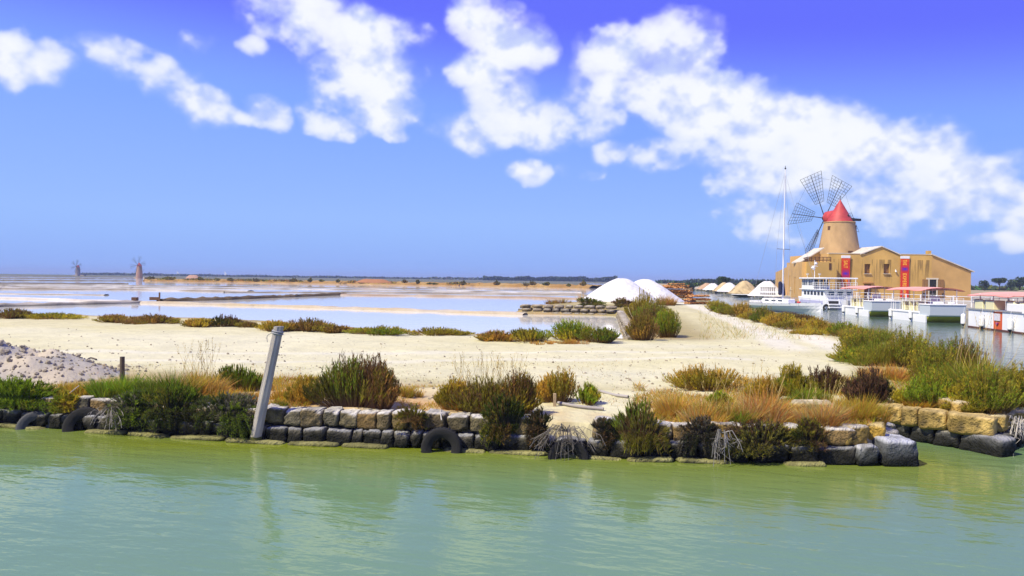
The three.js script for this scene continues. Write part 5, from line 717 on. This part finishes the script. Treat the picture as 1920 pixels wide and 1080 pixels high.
for (const [px, yb, yt, z, s, label, ph] of [[261, 519, 486, -440, 1, 'larger far windmill with red cap at the left end of the ochre bank', 1.25], [146, 516.5, 488, -640, 1.15, 'smaller far windmill standing alone on the horizon at left', 1.35]]) {
  const k = -z / FOCAL, f = atZ(px, yb, z), W = thing('windmill', label, 'windmill', [f.x, 0.3, z]), h = 24 * k * (s > 1 ? 0.72 : 1), m = s > 1 ? std([0.30, 0.25, 0.22], 0.9) : std([0.30, 0.18, 0.13], 0.9);
  part('tower', new THREE.LatheGeometry([[6.2 * k, 0], [4.6 * k, h], [0.1, h]].map(([a, b]) => new THREE.Vector2(a * (s > 1 ? 0.75 : 1), b)), 24), m, W); part('cap', new THREE.ConeGeometry(4.8 * k * (s > 1 ? 0.75 : 1), 6.5 * k * (s > 1 ? 0.75 : 1), 20).translate(0, h + 3.2 * k * (s > 1 ? 0.75 : 1), 0), M.cap, W);
  const hub = [-0.5 * k, h + 1.5 * k, 4.8 * k]; sailWheel((s > 1 ? 12 : 16.5) * k, W, [M.iron, M.iron], hub, [-0.25, 0, 0.97], ph, 0.11 * k, true); part('axle', [bar([0, h + 1.5 * k, 0], hub, 0.4 * k, 6)], M.iron, W); part('base_house', [rbox(22 * k, 3.5 * k, 8 * k, 2 * k, 1.2 * k, -2 * k, 0.1)], std([0.34, 0.30, 0.25], 0.9), W);
}
// ------------------------------------------------------------------ boats
function fender(t, x, y, z, s = 1) { const f = part('fender', [new THREE.CapsuleGeometry(0.14 * s, 0.42 * s, 6, 12).translate(x, y, z), bar([x, y + 0.3 * s, z], [x + 0.08, y + 0.75 * s, z], 0.012, 4)], M.white, t); part('fender_tip', new THREE.ConeGeometry(0.12 * s, 0.16 * s, 10).rotateX(Math.PI).translate(x, y - 0.37 * s, z), M.dark, f); return f; }
function bimini(t, x0, x1, z0, z1, y, posts, mat = M.canopy) {
  const g = new THREE.PlaneGeometry(1, 1, 16, 10); g.rotateX(-Math.PI / 2); const p = g.attributes.position; for (let i = 0; i < p.count; i++) { const u = p.getX(i) * 2, v = p.getZ(i) * 2; p.setXYZ(i, mix(x0, x1, u / 2 + 0.5), y + 0.24 * (1 - Math.pow(Math.abs(u), 2.4)) - 0.05 * Math.cos(v * 9) * 0.4 - 0.08 * Math.abs(v), mix(z0, z1, v / 2 + 0.5)); } g.computeVertexNormals(); const g2 = g.clone().translate(0, -0.03, 0); part('canopy', [g, g2], mat, t);
  for (const [x, z] of posts) part('canopy_post', bar([x, 0.8, z], [x, y + 0.1, z], 0.028, 6), M.white, t);
}
// A scow-shaped ferry launch: its raked end towards +z, low sides, a red awning. z = 0 at the near end.
function launch(label, x, z, W, L, seed) {
  const t = thing('ferry_launch', label, 'boat', [x, 0, z]);
  const prof = (pts, w, x0) => { const s = new THREE.Shape(pts.map(([a, b]) => new THREE.Vector2(a, b))); return new THREE.ExtrudeGeometry(s, { depth: w, bevelEnabled: true, bevelSize: 0.03, bevelThickness: 0.03, bevelSegments: 2 }).rotateY(Math.PI / 2).translate(x0, 0, 0); };
  part('bow_block', prof([[0, 0.58], [0, 1.32], [1.5, 1.32], [1.5, 0.5], [0.1, 0.5]], W, 0), M.hullBlue, t); part('hull_bottom', prof([[0.12, 0.49], [1.0, -0.3], [1.5, -0.3], [1.5, 0.49]], W - 0.1, 0.05), M.olive, t); part('bow_coaming', rbox(W + 0.16, 0.1, 1.6, W / 2, 1.38, -0.72, 0.03), M.white, t);
  part('hull', prof([[1.54, -0.3], [1.54, 0.78], [L, 0.78], [L, -0.3]], W, 0), M.gel, t); part('rub_rail', [box(0.06, 0.1, L - 1.6, -0.06, 0.74, -(L + 1.6) / 2)], M.white, t); part('hull_cheek', [prof([[0.4, -0.25], [0.4, 0.5], [1.5, 0.5], [1.5, -0.25]], 0.1, -0.14)], M.gel, t);
  for (let i = 0; i < 3; i++) { part('seat', [rbox(0.9, 0.36, 0.55, 0.7, 1.0, -2.3 - i * 1.2, 0.05), rbox(0.9, 0.5, 0.12, 0.7, 1.28, -2.55 - i * 1.2, 0.04)], M.seat, t); part('seat', [rbox(0.9, 0.36, 0.55, W - 0.7, 1.0, -2.3 - i * 1.2, 0.05), rbox(0.9, 0.5, 0.12, W - 0.7, 1.28, -2.55 - i * 1.2, 0.04)], M.seat, t); }
  part('locker', rbox(0.5, 0.55, 0.6, 0.45, 1.05, -1.95, 0.03), M.grey, t); part('console', [rbox(0.8, 0.9, 0.5, W * 0.55, 1.2, -2.3, 0.06), box(0.8, 0.4, 0.03, W * 0.55, 1.8, -2.2, 0, 0, -0.2)], M.pale, t);
  const rail = []; for (const y of [1.62, 1.85]) rail.push(bar([0.1, y, -0.1], [W - 0.1, y, -0.1], 0.018, 5), bar([0.1, y, -0.1], [0.1, y, -1.4], 0.018, 5)); for (let i = 0; i <= 5; i++) rail.push(bar([mix(0.1, W - 0.1, i / 5), 1.4, -0.1], [mix(0.1, W - 0.1, i / 5), 1.9, -0.1], 0.018, 5)); rail.push(bar([0.05, 1.5, -L], [W, 1.5, -L], 0.02, 5), bar([0.06, 1.5, -L], [0.06, 1.62, -1.4], 0.018, 5), bar([0.06, 1.5, -L], [0.06, 1.85, -1.4], 0.014, 4)); for (let i = 0; i < 7; i++) rail.push(bar([0.06, 0.78, -1.8 - i * (L - 2) / 6], [0.06, 1.5, -1.8 - i * (L - 2) / 6], 0.018, 5)); part('railing', rail, M.white, t);
  const pz = []; for (const zz of [-1.0, -2.8, -4.6, -L + 0.4]) pz.push([0.15, zz], [W - 0.15, zz]); bimini(t, -0.35, W + 0.35, -L, -0.7, 2.5, pz);
  part('bow_gear', [rbox(0.7, 0.16, 0.4, W * 0.35, 1.5, -0.6, 0.07)], M.white, t); part('bow_gear', [rbox(0.4, 0.2, 0.4, W * 0.72, 1.52, -0.6, 0.08)], M.white, t);
  fender(t, -0.2, 0.5, -2.6); fender(t, -0.2, 0.5, -L + 0.6); return t;
}
{
  const a = P(1743, 605, 0), b = P(1634, 594, 0);
  launch('nearer ferry launch with red awning and olive bow, before the gateway', a.x, a.z, 2.75, 6.6, 1); launch('farther ferry launch with red awning, before the facade windows', b.x, b.z, 2.55, 6.2, 2);
}
{ // double-decked white passenger boat
  const a = P(1549, 580, 0), t = thing('passenger_boat', 'white double decked passenger boat with flat roof at left', 'boat', [a.x, 0, a.z]), W = 3.6, L = 8.6;
  const hullS = new THREE.Shape([[0, -0.3], [L - 0.8, -0.3], [L, 1.25], [0, 1.05]].map(([x, y]) => new THREE.Vector2(x, y))); part('hull', new THREE.ExtrudeGeometry(hullS, { depth: W, bevelEnabled: true, bevelSize: 0.05, bevelThickness: 0.05 }).rotateY(Math.PI / 2), M.gel, t); part('hull_stripe', [box(0.03, 0.34, L - 1.5, -0.075, 0.74, -L / 2 - 0.1)], std([0.46, 0.46, 0.66], 0.5), t);
  part('cabin', [rbox(W - 0.3, 1.05, L - 1.6, W / 2, 1.6, -L / 2 - 0.3, 0.08)], M.white, t); for (let i = 0; i < 6; i++) part('window', [box(0.04, 0.42, 0.62, 0.135, 1.75, -1.6 - i * 1.05)], M.windowGlass, t); for (const s of [0, 1, 2]) part('window', [box(0.62, 0.4, 0.04, 0.75 + s * 1.0, 1.78, -0.47)], M.windowGlass, t);
  part('upper_deck', rbox(W + 0.1, 0.1, L - 0.7, W / 2, 2.17, -L / 2 - 0.1, 0.03), M.white, t);
  const wh = part('wheelhouse', [box(0.08, 0.4, 3.6, 0.2, 2.42, -L + 2.4), box(W - 0.4, 0.4, 0.08, W / 2, 2.42, -L + 0.7)], M.white, t); for (let i = 0; i < 7; i++) { part('window_pane', [box(0.03, 0.72, 0.4, 0.2, 2.98, -4.6 - i * 0.52)], M.windowGlass, wh); part('window_bar', [box(0.06, 0.76, 0.08, 0.2, 2.98, -4.35 - i * 0.52)], M.white, wh); } for (let i = 0; i < 5; i++) part('window_pane', [box(0.5, 0.72, 0.03, 0.6 + i * 0.6, 2.98, -L + 0.7)], M.windowGlass, wh);
  part('roof', rbox(W + 0.3, 0.16, L - 0.9, W / 2, 3.46, -L / 2 - 0.1, 0.06), M.white, t); for (let i = 0; i < 5; i++) for (const x of [0.15, W - 0.15]) part('roof_post', bar([x, 2.2, -0.5 - i * 1.85], [x, 3.4, -0.5 - i * 1.85], 0.04, 6), M.white, t);
  const rl = []; for (const y of [2.5, 2.75, 3.0]) rl.push(bar([0.05, y, -0.3], [W - 0.05, y, -0.3], 0.02, 5), bar([0.05, y, -0.3], [0.05, y, -4.4], 0.02, 5)); for (let i = 0; i <= 9; i++) rl.push(bar([mix(0.05, W - 0.05, i / 9), 2.2, -0.3], [mix(0.05, W - 0.05, i / 9), 3.0, -0.3], 0.018, 5)); for (let i = 0; i <= 8; i++) rl.push(bar([0.05, 2.2, -0.3 - i * 0.5], [0.05, 3.0, -0.3 - i * 0.5], 0.018, 5)); for (const y of [1.45, 1.75]) rl.push(bar([0.0, y, 0.02], [W, y, 0.02], 0.018, 5)); for (let i = 0; i <= 8; i++) rl.push(bar([i * W / 8, 1.05, 0.02], [i * W / 8, 1.8, 0.02], 0.018, 5)); part('railing', rl, M.white, t);
  part('stern_platform', [rbox(1.3, 0.12, 0.6, 0.75, 0.55, 0.35, 0.03), rbox(1.3, 0.12, 0.6, 0.75, 0.22, 0.45, 0.03), bar([0.12, 0.1, 0.6], [0.12, 1.1, 0.1], 0.03), bar([1.38, 0.1, 0.6], [1.38, 1.1, 0.1], 0.03)], M.white, t); part('stern_gap', [box(1.15, 0.3, 0.05, 0.75, 0.78, 0.06)], M.dark, t);
  part('stern_recess', [box(1.7, 0.5, 0.06, 2.7, 0.22, 0.055)], M.dark, t); part('outboard_motor', [rbox(0.3, 0.6, 0.35, 2.3, 0.75, 0.3, 0.08), rbox(0.3, 0.6, 0.35, 2.9, 0.75, 0.3, 0.08)], M.grey, t);
  for (const [x, z] of [[0.5, -L + 1.4], [1.8, -L + 1.8]]) part('deck_lamp', [bar([x, 3.5, z], [x, 3.85, z], 0.05), new THREE.CylinderGeometry(0.2, 0.12, 0.2, 10).translate(x, 3.95, z)], M.cream, t); const m = part('antenna_mast', [bar([0.9, 3.5, -L + 2.6], [0.9, 5.6, -L + 2.6], 0.035), bar([0.5, 4.9, -L + 2.6], [1.3, 4.9, -L + 2.6], 0.03)], M.white, t); part('radar_reflector', [new THREE.OctahedronGeometry(0.28).translate(0.75, 4.7, -L + 2.6), new THREE.OctahedronGeometry(0.24).translate(1.05, 5.2, -L + 2.6)], M.steel, m);
  part('boarding_chain', tube([[1.2, 1.9, 0.1], [2.0, 1.35, 0.15], [2.8, 1.1, 0.15]], 0.02), M.grey, t); part('tyre_fender', new THREE.TorusGeometry(0.3, 0.12, 8, 16).translate(0.0, 0.18, 0.08).rotateY(0), M.rubber, t);
}
{ // flat white ferry at the right edge
  const a = P(1815, 613, 0), t = thing('flat_ferry', 'flat white ferry with an orange door panel at the right edge', 'boat', [a.x, 0, a.z], Math.PI / 2 - Math.atan2(8.4, -1.0) + 0.0 ), L = 15; t.rotation.y = 0; const W = 4.2;
  // local: side along +z (towards the viewer), hull to +x
  t.rotation.y = Math.atan2(-0.9, 8.4);
  part('hull', [rbox(W, 1.55, 3.55, W / 2, 0.47, 1.78, 0.03), rbox(W, 1.55, L - 4.75, W / 2, 0.47, 4.75 + (L - 4.75) / 2, 0.03)], M.gel, t); part('rub_rail', [box(0.1, 0.09, L, -0.02, 1.29, L / 2)], M.grey, t); part('boot_stripe', [box(0.04, 0.1, L - 0.1, -0.022, 0.05, L / 2)], std([0.10, 0.03, 0.02], 0.6), t);
  const d = part('door_panel', [rbox(W - 0.3, 1.5, 1.18, W / 2 - 0.12, 0.47, 4.15, 0.02)], M.orange, t); part('door_window', [box(0.05, 0.46, 0.72, -0.0, 0.88, 4.1)], M.pale, d); part('emblem', [new THREE.TorusGeometry(0.13, 0.05, 6, 14, Math.PI).rotateY(-Math.PI / 2).rotateX(Math.PI).translate(-0.0, 0.52, 4.1), new THREE.CylinderGeometry(0.06, 0.06, 0.04, 10).rotateZ(Math.PI / 2).translate(0.0, 0.48, 4.1)], std([0.25, 0.02, 0.16], 0.6), d);
  for (let i = 0; i < 5; i++) { const z = 0.5 + i * 1.55 + (i > 1 ? 1.3 : 0); part('seat', [rbox(0.75, 0.62, 1.15, 0.55, 1.62, z + 0.6, 0.06)], M.seat, t); part('seat_end', [rbox(0.5, 0.66, 0.22, 0.5, 1.64, z - 0.12, 0.04)], M.grey, t); }
  part('bulwark', [rbox(0.12, 0.5, 3.4, 0.15, 1.55, 6.8, 0.04)], M.white, t);
  const rl = []; for (const y of [1.75, 2.05]) rl.push(bar([W - 0.2, y, 0.1], [W - 0.2, y, L], 0.02, 5), bar([0.2, y, 0.05], [W - 0.2, y, 0.05], 0.02, 5)); for (let i = 0; i < 22; i++) rl.push(bar([W - 0.2, 1.2, i * 0.68], [W - 0.2, 2.1, i * 0.68], 0.02, 5)); for (let i = 0; i < 7; i++) rl.push(bar([0.2 + i * 0.6, 1.2, 0.05], [0.2 + i * 0.6, 2.1, 0.05], 0.018, 5)); part('railing', rl, M.white, t);
  const posts = []; for (let i = 0; i < 4; i++) posts.push([0.5, 0.6 + i * 1.9], [W - 0.4, 0.6 + i * 1.9]); bimini(t, -0.1, W + 0.3, -0.1, 5.9, 2.28, posts); bimini(t, -0.1, W + 0.3, 6.1, 13, 2.36, [[0.5, 6.6], [W - 0.4, 6.6], [0.5, 9.6], [W - 0.4, 9.6]]);
  for (const z of [-0.25, 2.45, 6.2]) fender(t, -0.22, 0.52, z, 1.15);
  const pl = thing('potted_plant', 'small yellow green plant in a box on the white ferry deck', 'plant', t.localToWorld(new THREE.Vector3(0.5, 1.25, 7.6)).toArray()); const gg = shrubGeo(990, { w: 1.6, d: 0.5, h: 0.55, stems: 60, leaves: 10, ll: 0.16, lw: 0.03, tips: [C.yellow, C.bright] }); part('foliage', gg[0], M.leaf, pl); part('stems', gg[1], M.plant, pl); part('box', rbox(1.3, 0.2, 0.4, 0, 0.08, 0, 0.03), M.white, pl);
}
{ // sailboat
  const a = P(1470, 585, 0), t = thing('sailboat', 'white sailboat with bare tall mast and dark furled sail', 'boat', [a.x, 0, a.z - 1], 0.62), L = 8.2;
  const N = 20, K = 8, pos = [], idx = []; for (let i = 0; i <= N; i++) { const s = i / N, z = (s - 0.45) * L, bw = 1.3 * Math.pow(Math.sin(Math.PI * (0.22 + 0.78 * (1 - s)) * 0.5 + 0.0), 0.8) * (s > 0.85 ? Math.sqrt(Math.max(0, (1 - s) / 0.15)) : 1), sh = 0.78 + 0.25 * s * s; for (let k = 0; k <= K; k++) { const q = k / K * 2 - 1; pos.push(Math.sin(q * 1.571) * bw, mix(-0.35, sh, Math.pow(Math.abs(q), 0.75)), z); } } for (let i = 0; i < N; i++) for (let k = 0; k < K; k++) { const p = i * (K + 1) + k; idx.push(p, p + 1, p + K + 1, p + 1, p + K + 2, p + K + 1); } for (let i = 0; i < N; i++) { const p = i * (K + 1), q = p + K; idx.push(p, p + K + 1, q, q, p + K + 1, q + K + 1); } const g = new THREE.BufferGeometry(); g.setAttribute('position', new THREE.Float32BufferAttribute(pos, 3)); g.setIndex(idx); const gn = g.toNonIndexed(); gn.computeVertexNormals(); part('hull', gn, M.gel, t);
  part('cabin', [rbox(1.3, 0.5, 3.2, 0, 1.05, -0.3, 0.16)], M.white, t); for (const s of [-1, 1]) for (let i = 0; i < 3; i++) part('window', box(0.03, 0.16, 0.5, s * 0.655, 1.12, -1.2 + i * 0.8), M.windowGlass, t); part('cockpit_coaming', [rbox(1.5, 0.2, 1.4, 0, 0.95, -2.6, 0.08)], M.whitePaint, t); part('hatch', rbox(0.3, 0.16, 0.3, 0.1, 1.0, 2.0, 0.04), std([0.5, 0.03, 0.03], 0.5), t);
  const top = 3 + (529 - 319) / FOCAL * -(a.z - 1); const mast = part('mast', [bar([0, 1.0, 0.2], [0.12, top, 0.2], 0.085, 8, 0.05)], M.white, t); part('spreader', [bar([-1.05, top * 0.44, 0.2], [1.05, top * 0.44, 0.2], 0.03, 5)], M.grey, mast); part('wind_vane', [bar([0.12, top, 0.2], [0.12, top + 0.35, 0.2], 0.03, 5), new THREE.SphereGeometry(0.09, 8, 6).translate(0.12, top + 0.1, 0.2)], M.dark, mast);
  part('boom', [bar([0, 1.95, 0.1], [0.1, 1.9, -2.9], 0.06, 6)], M.white, t); const bag = new THREE.CapsuleGeometry(0.2, 1.0, 5, 10); part('furled_sail', [bag.clone().translate(-0.28, 2.35, 0.1), bag.clone().rotateZ(0.2).translate(0.32, 2.25, 0.0)], M.navy, t);
  const wr = []; for (const [x, z] of [[-1.05, 0], [1.05, 0]]) wr.push(bar([x, 0.85, z], [x, top * 0.44, 0.2], 0.012, 3), bar([x, top * 0.44, 0.2], [0.12, top - 0.3, 0.2], 0.012, 3)); wr.push(bar([0, 1.0, L * 0.54], [0.12, top - 0.4, 0.2], 0.012, 3), bar([0, 0.9, -L * 0.44], [0.12, top - 0.1, 0.2], 0.012, 3)); part('rigging_wire', wr, M.steel, t);
  const rl = []; for (let i = 0; i < 7; i++) for (const s of [-1, 1]) rl.push(bar([s * 1.05, 0.8, -2.8 + i * 0.9], [s * 1.05, 1.4, -2.8 + i * 0.9], 0.02, 4)); for (const s of [-1, 1]) rl.push(bar([s * 1.05, 1.4, -2.8], [s * 1.05, 1.4, 2.6], 0.014, 4)); part('guard_rail', rl, M.steel, t); fender(t, 1.2, 0.4, 2.2, 0.9);
  const b = P(1394, 556, 0.1), s = thing('small_boat', 'small dark and white rowing boat moored below the ochre heap', 'boat', [b.x, 0.12, b.z], 1.2); const hg = new THREE.SphereGeometry(1, 16, 8, 0, 6.283, Math.PI / 2, Math.PI / 2).scale(0.75, 0.5, 2.2).translate(0, 0.35, 0); part('hull', hg, M.dark, s); part('gunwale', new THREE.TorusGeometry(1, 0.06, 6, 24).rotateX(Math.PI / 2).scale(0.75, 1, 2.2).translate(0, 0.36, 0), M.white, s); part('thwart', [box(1.2, 0.06, 0.3, 0, 0.28, 0.4), box(1.2, 0.06, 0.3, 0, 0.28, -0.8)], M.whitePaint, s); part('deck_cover', new THREE.CircleGeometry(0.98, 20).rotateX(-Math.PI / 2).scale(0.72, 1, 2.15).translate(0, 0.2, 0), M.whitePaint, s);
}
for (const [px, z, label] of [[332, -1300, 'tiny white sail far out on the horizon, left one'], [421, -1200, 'tiny white sail far out on the horizon, right one']]) { const x = atZ(px, 512, z).x, t = thing('sailing_boat', label, 'boat', [x, 0, z]); const s = new THREE.Shape([[0, 1], [4.5, 1], [0, 9]].map(([a, b]) => new THREE.Vector2(a, b))); part('sail', new THREE.ExtrudeGeometry(s, { depth: 0.1, bevelEnabled: false }), M.white, t); part('hull', rbox(8, 1, 2.4, 0.5, 0.4, 0, 0.4), M.white, t); }
// ------------------------------------------------------------------ right quay: edge stones, fences, posts
{
  const q = thing('boat_quay', 'pale concrete quay edge behind the moored boats', 'quay'); for (let i = 0; i < 32; i++) part('kerb_block', rbox(0.6, 0.34, 2.92, 40.1, 0.83, -26 - i * 3, 0.04), M.concrete, q);
  part('quay_face', box(0.3, 1.6, 98, 39.95, -0.15, -69), M.concrete, q);
  const f = thing('quay_fence', 'white post and rail fence on the quay behind the boats', 'fence'); for (let i = 0; i < 26; i++) part('fence_post', rbox(0.1, 1.0, 0.1, 41.2, 1.4, -36 - i * 3, 0.02), M.white, f); part('fence_rail', [bar([41.2, 1.85, -36], [41.2, 1.85, -111], 0.025, 5), bar([41.2, 1.45, -36], [41.2, 1.45, -111], 0.025, 5)], M.white, f);
  const g = thing('paling_fence', 'cream paling fence between the sailboat and the white passenger boat', 'fence'), z = -113; for (let i = 0; i < 9; i++) { const p = atZ(1482 + i * 5.2, 560, z); part('paling', rbox(0.16, mix(1.4, 1.9, (i * 7 % 5) / 5), 0.12, p.x, 1.6, z - (i % 2) * 0.1, 0.02), M.cream, g); } const p0 = atZ(1480, 560, z), p1 = atZ(1526, 560, z); part('rail', [bar([p0.x, 1.9, z + 0.1], [p1.x, 1.9, z + 0.1], 0.04, 5)], M.cream, g);
  const c = thing('slatted_crate', 'dark slatted crate in front of the nearest white far heap', 'crate', [atZ(1440, 548, -116).x, 0.9, -116]); for (let i = 0; i < 8; i++) part('slat', box(0.1, 1.1, 0.08, -1 + i * 0.28, 0.75, 0), M.iron, c); part('frame', [box(2.3, 0.1, 0.1, -0.02, 0.3, -0.1), box(2.3, 0.1, 0.1, -0.02, 1.2, -0.1)], M.whitePaint, c);
  for (const [x, z, k] of [[46, -84, 'white cafe table set on the quay before the facade, left one'], [49.5, -80, 'white cafe table set on the quay before the facade, middle one'], [52.5, -74, 'white cafe table set on the quay at right']]) { const t = thing('cafe_table', k, 'table', [x, GY, z]); part('table_top', new THREE.CylinderGeometry(0.6, 0.6, 0.05, 16).translate(0, 0.74, 0), M.white, t); part('leg', [bar([0, 0, 0], [0, 0.72, 0], 0.05), new THREE.CylinderGeometry(0.3, 0.3, 0.04, 12).translate(0, 0.02, 0)], M.grey, t); }
  ['first', 'second', 'third', 'fourth'].forEach((w, i) => { const k = thing('cafe_chair', 'dark chair before the gateway, ' + w + ' from the left', 'chair', [atZ(1734 + i * 8, 552, -98).x, GY, -98 + (i % 2) * 0.8], i * 1.3, 'dark chairs before the gateway'); part('seat', box(0.45, 0.05, 0.45, 0, 0.46, 0), M.iron, k); part('backrest', box(0.45, 0.42, 0.04, 0, 0.74, -0.21), M.iron, k); for (const [a, b] of [[-1, -1], [1, -1], [-1, 1], [1, 1]]) part('leg', bar([a * 0.2, 0, b * 0.2], [a * 0.2, 0.44, b * 0.2], 0.02, 4), M.iron, k); });
}
// ------------------------------------------------------------------ picture
const renderer = new THREE.WebGLRenderer({ antialias: true });
renderer.toneMapping = THREE.LinearToneMapping;
renderer.toneMappingExposure = EXPOSURE;
renderer.shadowMap.enabled = true;
renderer.setSize(1024, 576);
renderer.render(scene, camera);
